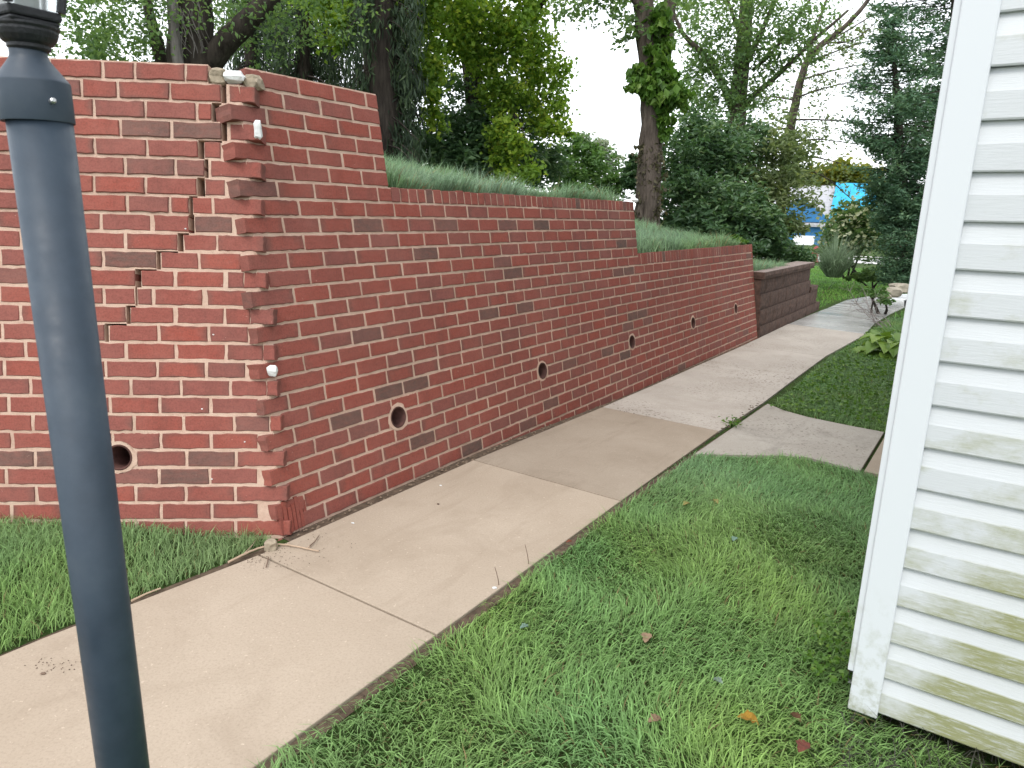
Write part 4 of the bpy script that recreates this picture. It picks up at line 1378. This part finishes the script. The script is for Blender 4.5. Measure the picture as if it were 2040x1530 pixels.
# --- spruces at the right
def spruce(name, label, x, yt, yb, w, d, nl, m, group, size=.13, lean=0):
    b0 = P(x, yb, d)
    tr = tree(name, label, "tree", b0, group)
    mb = MB()
    branch(mb, [P(x, yb + 6, d), P(x + lean * .5, (yt + yb) / 2, d), P(x + lean, yt, d)], .02 * (yb - yt) * d / F_PX + .04, .02, 7)
    ps, vs = [], []
    for q in range(nl):
        f = rng.random() ** .8
        y = yt + (yb - yt) * f
        L_ = w * float(np.interp(f, [0, .1, .4, .65, 1], [.1, .4, .95, .85, .5])) * rng.uniform(.7, 1.1) * d / F_PX
        a = rng.uniform(0, 2 * math.pi)
        s = P(x + lean * (1 - f), y, d)
        dirv = np.array([math.cos(a), math.sin(a), 0])
        e = s + dirv * L_ + Z * (-.12 + .22 * rng.random()) * L_
        branch(mb, [s, (s + e) / 2 - Z * .08 * L_, e], .014, .004, 3, n=1)
        n_ = int(60 + 110 * f)
        u_ = rng.random(n_) ** .6
        c = s + (e - s) * u_[:, None] + rng.normal(0, .055, (n_, 3)) * (1.2 + 1.6 * (1 - u_))[:, None] * np.array([1, 1, .6])
        c[:, 2] -= .12 * L_ * np.sin(u_ * 3.1)
        ps.append(c); vs.append(np.full(n_, rng.random()))
    mb.build("trunk", M['bark_dark'], tr, True)
    leaves_mesh("crown", np.concatenate(ps), size, m, tr, .3, .15, clump=np.concatenate(vs), fold=.1)
    return tr


gP = "conifers beside the white house"
spruce("spruce_tree", "blue-green spruce with a pointed top beside the white house corner", 1800, 40, 455, 100, 17, 200, M['leaf_spruce'], gP, .11, -22)
spruce("spruce_tree", "taller dark spruce rising out of the frame against the white house", 1905, -280, 420, 130, 20, 230, M['leaf_spruce'], gP, .14)
spruce("low_conifer", "small brownish spreading conifer at the foot of the spruces", 1800, 450, 560, 62, 16.5, 110, M['leaf_spruce'], gP, .075)

# --- flowering viburnum, ornamental grass, perennials
vb = shrub("viburnum_bush", "rounded bush with cream flower heads in the lawn near the street", [(1705, 455, 19, 50, 70, 26, .9), (1670, 480, 18.8, 36, 40, 26), (1735, 480, 18.8, 36, 40, 26), (1700, 425, 19, 30, 24, 24, .7), (1650, 500, 18.6, 22, 18, 24, .5), (1755, 445, 19, 22, 16, 22)], .13, M['leaf_mid'], .6, stems=5, base=P(1700, 542, 19))
pos, val = crown_at([(1700, 445, 18.7, 55, 60, 5), (1740, 470, 18.6, 36, 26, 5), (1670, 470, 18.6, 36, 20, 5), (1750, 435, 18.8, 28, 16, 5)])
leaves_mesh("blossom", pos, .10, M['flower'], vb, .9, .0)
fg = P(1660, 552, 17.6)
n_ = 750
a = rng.uniform(0, 6.28, n_)
base_ = fg + np.stack([np.cos(a), np.sin(a), np.zeros(n_)], 1) * (.16 * rng.random(n_)[:, None])
base_[:, 2] = fg[2]
og = thing("ornamental_grass", "grey-green fountain of ornamental grass at the edge of the lawn", "grass clump", tuple(fg))
gg = grass_field("foliage", base_, .95, .016, rng.uniform(.25, 1.3, n_), a, (.30, .40, .26), (.32, .40, .25), (.36, .42, .32), M['blade'], .12)
gg.parent = og; gg.matrix_parent_inverse = Matrix.Translation(-Vector(og.location))
shrub("perennial_plant", "low leafy green perennials between the ornamental grass and the brown conifer", [(1735, 548, 17.5, 24, 24, 22, .4), (1705, 552, 17.7, 18, 14, 20, .35), (1760, 553, 17.3, 14, 10, 20, .4)], .1, M['leaf_mid'], .5, cat="plant", stems=3)
shrub("perennial_plant", "loose green plant with pale seed heads beside the bend of the path", [(1748, 585, 13.2, 18, 14, 18, .7), (1725, 575, 13.4, 12, 7, 16, .8), (1765, 600, 12.6, 16, 12, 18, .6)], .075, M['leaf_bright'], .45, cat="plant", stems=3)

# --- hosta by the house
hb = W(7.15, -1.55, float(ground_h(*W(7.15, -1.55)[:2])))
hs = thing("hosta_plant", "light green hosta with broad ribbed leaves by the house corner", "plant", tuple(hb))
mb = MB()
for q in range(46):
    a = rng.uniform(0, 6.28); el_ = rng.uniform(.15, 1.2)
    L_ = rng.uniform(.22, .36); st = rng.uniform(.12, .32)
    dv = np.array([math.cos(a) * math.cos(el_), math.sin(a) * math.cos(el_), math.sin(el_)])
    s = hb + dv * st
    hz = np.array([math.cos(a), math.sin(a), 0]); sd = np.array([-math.sin(a), math.cos(a), 0])
    mb.tube([hb, hb + dv * st * .5, s], .006, 4, (.4, .5, 0))
    nn = 7
    V = []
    for j in range(nn):
        f = j / (nn - 1)
        pitch = el_ - 1.5 * f
        cpos = s + hz * L_ * (f * math.cos(el_ * .6)) + Z * L_ * (math.sin(el_ * .8) * f - .75 * f * f)
        wd = .5 * L_ * math.sin(math.pi * min(1, f * .94 + .06) ** .75) * .8 + .002
        for g_ in (-1, -.5, 0, .5, 1):
            V.append(cpos + sd * wd * g_ + Z * (.22 * wd * abs(g_) + .006 * math.sin(g_ * 9)))
    fs = [(j * 5 + g_, j * 5 + g_ + 1, (j + 1) * 5 + g_ + 1, (j + 1) * 5 + g_) for j in range(nn - 1) for g_ in range(4)]
    mb.add(V, fs, (rng.random(), rng.random(), 0))
M['hosta'] = leaf_mat("leaf_hosta", [(0, (.10, .19, .03)), (.5, (.18, .30, .05)), (1, (.28, .40, .09))], .4, .35, .4)
mb.build("foliage", M['hosta'], hs, True)

# --- bare twiggy shrub leaning over the path
bb = W(9.4, -1.25, .0)
bs = thing("bare_shrub", "bare grey twigs leaning out over the wet path", "shrub", tuple(bb))
mb = MB()
def twig(s, dv, L_, r_, lvl):
    e = s + dv * L_
    m_ = (s + e) / 2 + rng.normal(0, .05 * L_, 3)
    branch(mb, [s, m_, e], r_, r_ * .55, 4, n=2)
    if lvl:
        for _ in range(3):
            f = rng.uniform(.35, 1)
            d2 = dv + rng.normal(0, .55, 3); d2[2] -= .1; d2 /= np.linalg.norm(d2)
            twig(s + (e - s) * f, d2, L_ * .55, r_ * .6, lvl - 1)
for q in range(5):
    dv = N * rng.uniform(.35, .9) + D * rng.uniform(-.2, .9) + Z * rng.uniform(.35, .9)
    twig(bb + rng.normal(0, .06, 3) * [1, 1, 0], dv / np.linalg.norm(dv), rng.uniform(.4, .6), .007, 2)
mb.build("twigs", simple("twig_grey", (.2, .17, .16), .9, .2, 20), bs)

# --- rocks and path lights
for q, (x, y, d, s_) in enumerate([(1778, 582, 14.2, .2), (1792, 574, 14.6, .2), (1764, 592, 13.6, .12)]):
    o = lump("garden_rock", P(x, y, d), (s_, s_ * .8, s_ * .55), simple("pale_rock", (.33, .29, .23), .9, .3, 6, .8, 14) if q == 0 else bpy.data.materials["pale_rock"], None, 20 + q)
    tag(o, ["largest pale rock in the bed beside the bend of the path", "pale rock partly hidden by the house corner", "smallest pale rock, nearest the path"][q], "rock", "rocks beside the path")
for q, (t, n_, lab) in enumerate([(10.6, -1.36, "small black path light standing at the edge of the wet path"), (12.9, -1.75, "black path light farther along beside the pale rocks")]):
    pb = W(t, n_, -.02)
    pl_ = thing("path_light", lab, "garden light", tuple(pb), "path lights")
    mb = MB(); mb.lathe(pb, Z, [(.008, 0), (.008, .2)], 8); mb.build("stake", M['cast'], pl_)
    mb = MB(); mb.lathe(pb + Z * .2, Z, [(.03, 0), (.045, .05), (.05, .1), (.06, .105), (.02, .13)], 14); mb.build("lamp_head", M['cast'], pl_)

# ------------------------------------------------------------------ street and houses beyond
def gd(d): return float(np.interp(d, [0, 15, 40, 90, 300], [0, 0, -.41, -1.45, -3.2])) - .035
def strip(name, d0, d1, m, lift):
    """band of ground square to the view of the street (runs both ways)"""
    V = []
    ax_ = np.array([.94, -.34, 0]); fw = np.array([.34, .94, 0])
    for s in np.linspace(-60, 60, 25):
        for d in (d0, d1):
            p_ = fw * d + ax_ * s
            V.append((p_[0], p_[1], ground_h(p_[0], p_[1]) + lift))
    n = 25
    fs = [(2 * k, 2 * k + 2, 2 * k + 3, 2 * k + 1) for k in range(n - 1)]
    mb = MB(); mb.add(V, fs)
    o = mb.build(name, m); o["kind"] = "structure"
    return o
strip("street", 34.5, 42, simple("street_concrete", (.5, .49, .48), .9, .1, 2, .2), .02)
strip("pavement", 44.5, 46.2, simple("pavement_concrete", (.52, .5, .47), .9, .1, 2, .2), .03)

hy = P(1624, 513, 33.6); hy[2] = gd(33.6) + .02
hd_ = thing("fire_hydrant", "small dark red fire hydrant standing at the near edge of the street", "hydrant", tuple(hy))
M['hyd'] = simple("hydrant_red", (.28, .03, .04), .5, .2, 10)
mb = MB(); mb.lathe(hy, Z, [(.17, 0), (.17, .05), (.11, .06), (.11, .48), (.14, .5), (.14, .54), (.12, .58), (.07, .66), (.03, .68), (.03, .73)], 16); mb.build("body", M['hyd'], hd_)
for sg in (-1, 1):
    mb = MB(); mb.lathe(hy + Z * .4 + np.array([.1 * sg, 0, 0]), np.array([sg, 0, 0.0]), [(.055, 0), (.055, .06), (.065, .06), (.065, .1)], 10); mb.build("outlet", M['hyd'], hd_)

HD = 88.0
def hp(x, y, dd=0): return P(x, y, HD + dd)
zb_ = gd(HD)
fx = hp(1600, 482); fx[2] = zb_
sc_ = HD / F_PX
ax_ = np.array([math.cos(-.41), math.sin(-.41), 0]); fw_ = np.array([-ax_[1], ax_[0], 0])
bh = thing("blue_house", "far blue house with white garage door and cyan tarp on its roof", "house", tuple(fx))
M['blue'] = simple("blue_siding", (.035, .16, .36), .7, .15, 3)
M['tan'] = simple("tan_brick", (.42, .3, .2), .9, .2, 6)
M['wht'] = simple("white_paint", (.85, .86, .87), .6, .04, 3)
M['tarp'] = simple("cyan_tarp", (.02, .33, .56), .45, .15, 2.5)
M['groof'] = simple("grey_shingle", (.36, .36, .38), .9, .15, 4)
def u(x): return ax_ * ((x - 1600) * sc_ * 1.05)
mb = MB(); mb.box(fx + u(1520) , ax_ * (114 * sc_ * 1.05), fw_ * 8, Z * 2.6); mb.build("wall", M['blue'], bh)
mb = MB(); mb.prism([fx + u(1512) - fw_ * .4 + Z * 2.6, fx + u(1646) - fw_ * .4 + Z * 2.6, fx + u(1590) - fw_ * .4 + Z * 5.2], 0, 8.5, fw_); mb.build("gable", M['blue'], bh)
mb = MB(); mb.box(fx + u(1583) - fw_ * .06, ax_ * (36 * sc_), fw_ * .1, Z * 1.1); mb.build("garage_door", M['wht'], bh)
mb = MB(); mb.box(fx + u(1583) - fw_ * .05 + Z * 2.35, ax_ * (36 * sc_), fw_ * .1, Z * .4); mb.build("window", M['wht'], bh)
mb = MB(); mb.box(fx + u(1634), ax_ * (140 * sc_), fw_ * 8, Z * 2.55); tag(mb.build("wall", M['tan'], bh), "tan brick wall")
mb = MB(); mb.box(fx + u(1652), ax_ * (14 * sc_), fw_ * -.08, Z * 2.2); mb.build("door", simple("door_brown", (.16, .1, .06), .7, .2, 4), bh)
mb = MB(); mb.prism([fx + u(1636) - fw_ * .9 + Z * 2.55, fx + u(1640) + fw_ * 4.2 + Z * 7.0, fx + u(1690) + fw_ * 4.2 + Z * 6.9, fx + u(1712) + fw_ * 1.5 + Z * 4.6, fx + u(1664) - fw_ * .9 + Z * 2.62], 0, .1); mb.build("tarp", M['tarp'], bh)
mb = MB(); mb.prism([fx + u(1535) - fw_ * .5 + Z * 2.4, fx + u(1690) - fw_ * .5 + Z * 2.4, fx + u(1690) + fw_ * 4.4 + Z * 6.8, fx + u(1535) + fw_ * 4.4 + Z * 6.8], -.3, -.05); tag(mb.build("roof", M['groof'], bh), "higher roof under the tarp")
mb = MB(); mb.prism([fx + u(1634) - fw_ * .8 + Z * 2.45, fx + u(1790) - fw_ * .8 + Z * 2.45, fx + u(1790) + fw_ * 4.2 + Z * 5.2, fx + u(1634) + fw_ * 4.2 + Z * 5.2], -.1, .05); mb.build("roof", M['groof'], bh)
mb = MB(); mb.box(fx + u(1640) - fw_ * .85 + Z * 2.38, ax_ * (150 * sc_), fw_ * .05, Z * .3); mb.build("fascia", M['wht'], bh)

gB = "far trees behind the street houses"
shrub("far_tree", "far yellowing tree above the blue house roof", [(1690, 345, 110, 46, 50, 22, .6), (1640, 360, 110, 40, 30, 20, .5), (1730, 360, 110, 30, 26, 20)], .8, M['leaf_yellow'], .7, gB, cat="tree")
shrub("far_tree", "far grey-green tree right of the cyan tarp", [(1720, 385, 125, 40, 40, 22, .6), (1750, 400, 125, 40, 30, 22, .6)], .8, M['leaf_olive'], .7, gB, cat="tree")
shrub("far_tree", "far green trees low behind the blue house gable", [(1560, 420, 120, 50, 50, 22, .7), (1595, 392, 120, 40, 40, 22, .9), (1500, 430, 120, 50, 40, 22, .7), (1440, 420, 120, 50, 40, 22, .7)], .8, M['leaf_mid'], .7, gB, cat="tree")

# ------------------------------------------------------------------ small things on path and lawn
def curve_thing(name, label, cat, pts, r0, r1, m, twigs=(), group=None):
    mb = MB()
    branch(mb, pts, r0, r1, 6, n=4)
    for tw in twigs: branch(mb, tw, r1 * .9, r1 * .4, 5, n=3)
    return tag(mb.build(name, m), label, cat, group)


M['twig'] = simple("pale_twig", (.42, .31, .22), .85, .15, 30)
M['twig_d'] = simple("dark_twig", (.16, .11, .08), .9, .2, 30)
def gp(x, y, z=.092):
    v = CF + CR * (x - 1020) / F_PX - CU * (y - 765) / F_PX
    return CAM + v * (z - CAM_H) / v[2]
curve_thing("fallen_twig", "long pale curved twig lying across the path edge at the wall corner", "twig", [gp(455, 1120), gp(490, 1102), gp(520, 1090), gp(555, 1083), gp(590, 1088), gp(635, 1098)], .005, .003, M['twig'],
            [[gp(485, 1104), gp(500, 1090), gp(510, 1075)], [gp(575, 1085), gp(577, 1079)], [gp(612, 1092), gp(620, 1086)]], "twigs on the path")
curve_thing("fallen_twig", "long pale root lying along the path edge behind the lamp post", "twig", [gp(262, 1197), gp(290, 1183), gp(320, 1172)], .004, .003, M['twig'], (), "twigs on the path")
curve_thing("fallen_twig", "short dark twig beside the first path joint", "twig", [gp(535, 1110), gp(533, 1120), gp(530, 1130)], .003, .002, M['twig_d'], (), "twigs on the path")
curve_thing("fallen_twig", "short dark twig on the path near the end of the long pale twig", "twig", [gp(617, 1088), gp(628, 1078), gp(636, 1066)], .003, .002, M['twig_d'], (), "twigs on the path")
for k, (x, y, h_, lab) in enumerate([(995, 1176, .10, "thin dry stem upright at the path edge, nearer the second joint"), (1054, 1133, .11, "thin dry stem upright at the path edge, farther one of the pair")]):
    s = gp(x, y, .06)
    curve_thing("dry_stem", lab, "plant stem", [s, s + Z * h_ * .5 + CR * -.006, s + Z * h_ + CR * (-.02 if k < 2 else -.06)], .0022, .0012, M['twig_d'], (), "dry stems at the path edge")
tag(lump("mortar_chunk", gp(540, 1086, .1), (.032, .03, .03), M['lump'], None, 31), "grey mortar chunk at the foot of the cracked corner", "rubble")
for k, (x, y, s_, m_, lab) in enumerate([(703, 1042, .009, 'plaster', "white chip on the path below the first drain pipe"), (873, 1004, .008, 'core', "dark flake in the middle of the second path slab"), (878, 967, .008, 'plaster', "white chip near the wall side of the path"),
                                       (985, 1171, .012, 'plaster', "white crumbs at the path edge beside the dry stems"), (86, 1342, .01, 'twig_d', "dark crumb on the near slab left of the lamp post")]):
    tag(lump("pebble", gp(x, y, float(pathz(1.0)) + .002 if x < 1200 else .055), (s_, s_ * .7, s_ * .4), M[m_], None, 60 + k, sub=1), lab, "pebble", "chips on the path")


def fallen_leaf(c, s_, col, label, yaw, m=None):
    m_ = simple("leaf_dry_" + str(len(bpy.data.materials)), tuple(c_ * .55 for c_ in col), .8, .3, 40)
    mb = MB()
    n = 9
    V = []
    ca, sa = math.cos(yaw), math.sin(yaw)
    for j in range(n):
        f = j / (n - 1)
        w_ = s_ * .36 * math.sin(math.pi * (f * .92 + .04)) * (1 + .25 * math.sin(j * 2.4))
        for g_ in (-1, 0, 1):
            x_, y_ = (f - .5) * s_, w_ * g_
            V.append(c + np.array([x_ * ca - y_ * sa, x_ * sa + y_ * ca, .28 * abs(g_) * w_ + .2 * s_ * math.sin(f * 3) + .004 * math.sin(j * 3)]))
    mb.add(V, [(j * 3 + g_, j * 3 + g_ + 1, j * 3 + g_ + 4, j * 3 + g_ + 3) for j in range(n - 1) for g_ in range(2)])
    return tag(mb.build("fallen_leaf", m_), label, "leaf", "fallen leaves on the lawn")


for x, y, s_, col, lab, yw in [(1288, 1272, .06, (.4, .27, .17), "curled tan leaf in the middle of the near lawn", 1.2), (1305, 1436, .05, (.3, .2, .12), "dull brown leaf low in the near lawn", .3), (1490, 1436, .07, (.45, .25, .03), "orange-yellow leaf near the bottom of the lawn", -.5),
                               (1600, 1490, .06, (.2, .06, .04), "dark red leaf by the bottom edge under the house corner", .8), (1585, 1430, .045, (.14, .07, .03), "dark brown leaf left of the siding", 2.0), (1367, 1005, .05, (.42, .36, .12), "yellow leaf near the path in the upper lawn", .6),
                               (1425, 1000, .05, (.4, .36, .13), "pale yellow upright leaf right of the other yellow one", 1.9), (1045, 1250, .04, (.25, .38, .3), "pale green round leaf at the left of the lawn", .4), (1463, 1075, .045, (.2, .32, .25), "blue-green round leaf in the upper lawn", 1.0),
                               (1430, 1358, .04, (.32, .42, .34), "small whitish round leaf in the lower lawn", 2.4), (1134, 1080, .03, (.35, .1, .05), "small red leaf caught at the path edge", .2)]:
    fallen_leaf(gp(x, y, .1), s_ * .85, col, lab, yw)

# clover and broad weeds in the lawn
def broad(name, cs, size, m, n_per=3):
    ps = np.repeat(cs, n_per, 0) + rng.normal(0, size * .45, (len(cs) * n_per, 3)) * [1, 1, .2]
    o = leaves_mesh(name, ps, size, m, None, .8, -.05, fold=.12)
    o["kind"] = "stuff"
    return o
t, q = tn_pts(5200, -.75, 1.6, -2.6, -1.5)
k_ = (vnoise(t, q, 2.2) * .8 + .9 * np.exp(-((t - .25) / .3) ** 2 - ((q + 2.16) / .13) ** 2) > .8) & ~((t > 0) & (q < -2.3))
pts = ground_pts(t[k_], q[k_], .062); pts[:, 2] += rng.random(len(pts)) * .022
broad("clover", pts, .017, M['leaf_ivy'])
t, q = tn_pts(2600, 3.6, 9, -2.3, -1.1)
broad("clover", ground_pts(t, q, .045), .03, M['leaf_ivy'], 2)
# dead grass and litter under the siding
t, q = tn_pts(2600, -.7, .35, -4.0, -2.25)
pts = ground_pts(t, q, .0)
gl = grass_field("dry_grass", pts, .13, .003, 1.2, rng.uniform(0, 6.28, len(t)), (.09, .085, .07), (.06, .06, .045), (.11, .1, .085), M['blade'], .5)
gl["kind"] = "stuff"
# thin dirt strips along the slabs
for nm, prs in (("edge_soil", [(-4.0, -1.025, 3.74, -1.025, -.03), (-1.9, .03, -.35, -.06, .06)]), ("edge_soil", [(-.25, -.075, 7.0, -.05, .12)])):
    for t0_, n0_, t1_, n1_, off in prs:
        V = []
        tt = np.linspace(t0_, t1_, 40)
        for t in tt:
            nn_ = n0_ + (n1_ - n0_) * (t - t0_) / (t1_ - t0_)
            for n_ in (nn_ + (.01 if off < 0 else -.01), nn_ + off):
                V.append(W(t, n_, float(pathz(t)) - .010 - .003 * (n_ == nn_ + off)))
        mb = MB(); mb.add(V, [(2 * k, 2 * k + 1, 2 * k + 3, 2 * k + 2) for k in range(39)])
        o = mb.build(nm, M['dirt']); o["kind"] = "structure"

wp = gp(1458, 848, .03)
wd_ = thing("weed", "small weed sprouting from the joint between the two paths", "weed", tuple(wp))
ps = wp + rng.normal(0, .035, (60, 3)) * [1.3, 1.3, .35] + Z * .03
leaves_mesh("leaves", ps, .03, M['leaf_ivy'], wd_, .45, .1)
mb = MB()
for q in range(6):
    mb.tube([wp - Z * .02, wp + Z * .02 + rng.normal(0, .01, 3), wp + rng.normal(0, .04, 3) * [1, 1, .3] + Z * .045], .002, 4)
mb.build("stem", M['leaf_ivy'], wd_)


def crumbs(name, cs, size, m):
    """loose crumbs: squashed irregular bits"""
    mb = MB()
    for c in cs:
        sz = size * rng.uniform(.4, 1.5)
        V = [c + np.array([x, y, z]) * sz * rng.uniform(.6, 1.2, 3) for x, y, z in ((-1, -1, 0), (1, -1, 0), (1, 1, 0), (-1, 1, 0), (-.6, -.5, .7), (.5, -.6, .8), (.6, .5, .6), (-.5, .6, .7))]
        mb.add(V, [(4, 5, 6, 7), (0, 1, 5, 4), (1, 2, 6, 5), (2, 3, 7, 6), (3, 0, 4, 7)])
    return tag(mb.build(name, m), kind="stuff")


def scatter(x, y, sx, sy, n): return [gp(x + rng.normal(0, sx), y + rng.normal(0, sy), .0845) for _ in range(n)]


crumbs("dirt", scatter(560, 1105, 35, 14, 130) + scatter(500, 1115, 25, 12, 70) + scatter(110, 1320, 34, 9, 55) + scatter(640, 1075, 40, 12, 40), .0014, M['dirt'])
ws = []
for _ in range(420):
    t_ = rng.uniform(-.2, 7.1)
    ws.append(W(t_, rng.uniform(-.055, .0), float(pathz(t_)) - .008 + .004 * rng.random()))
crumbs("debris", ws, .0055, simple("mortar_crumbs", (.19, .14, .10), .95, .4, 60))
crumbs("dirt", [W(rng.uniform(-1.8, 3.6), -1.03 + rng.normal(0, .014), float(pathz(0)) - .012) for _ in range(200)] , .005, M['dirt'])
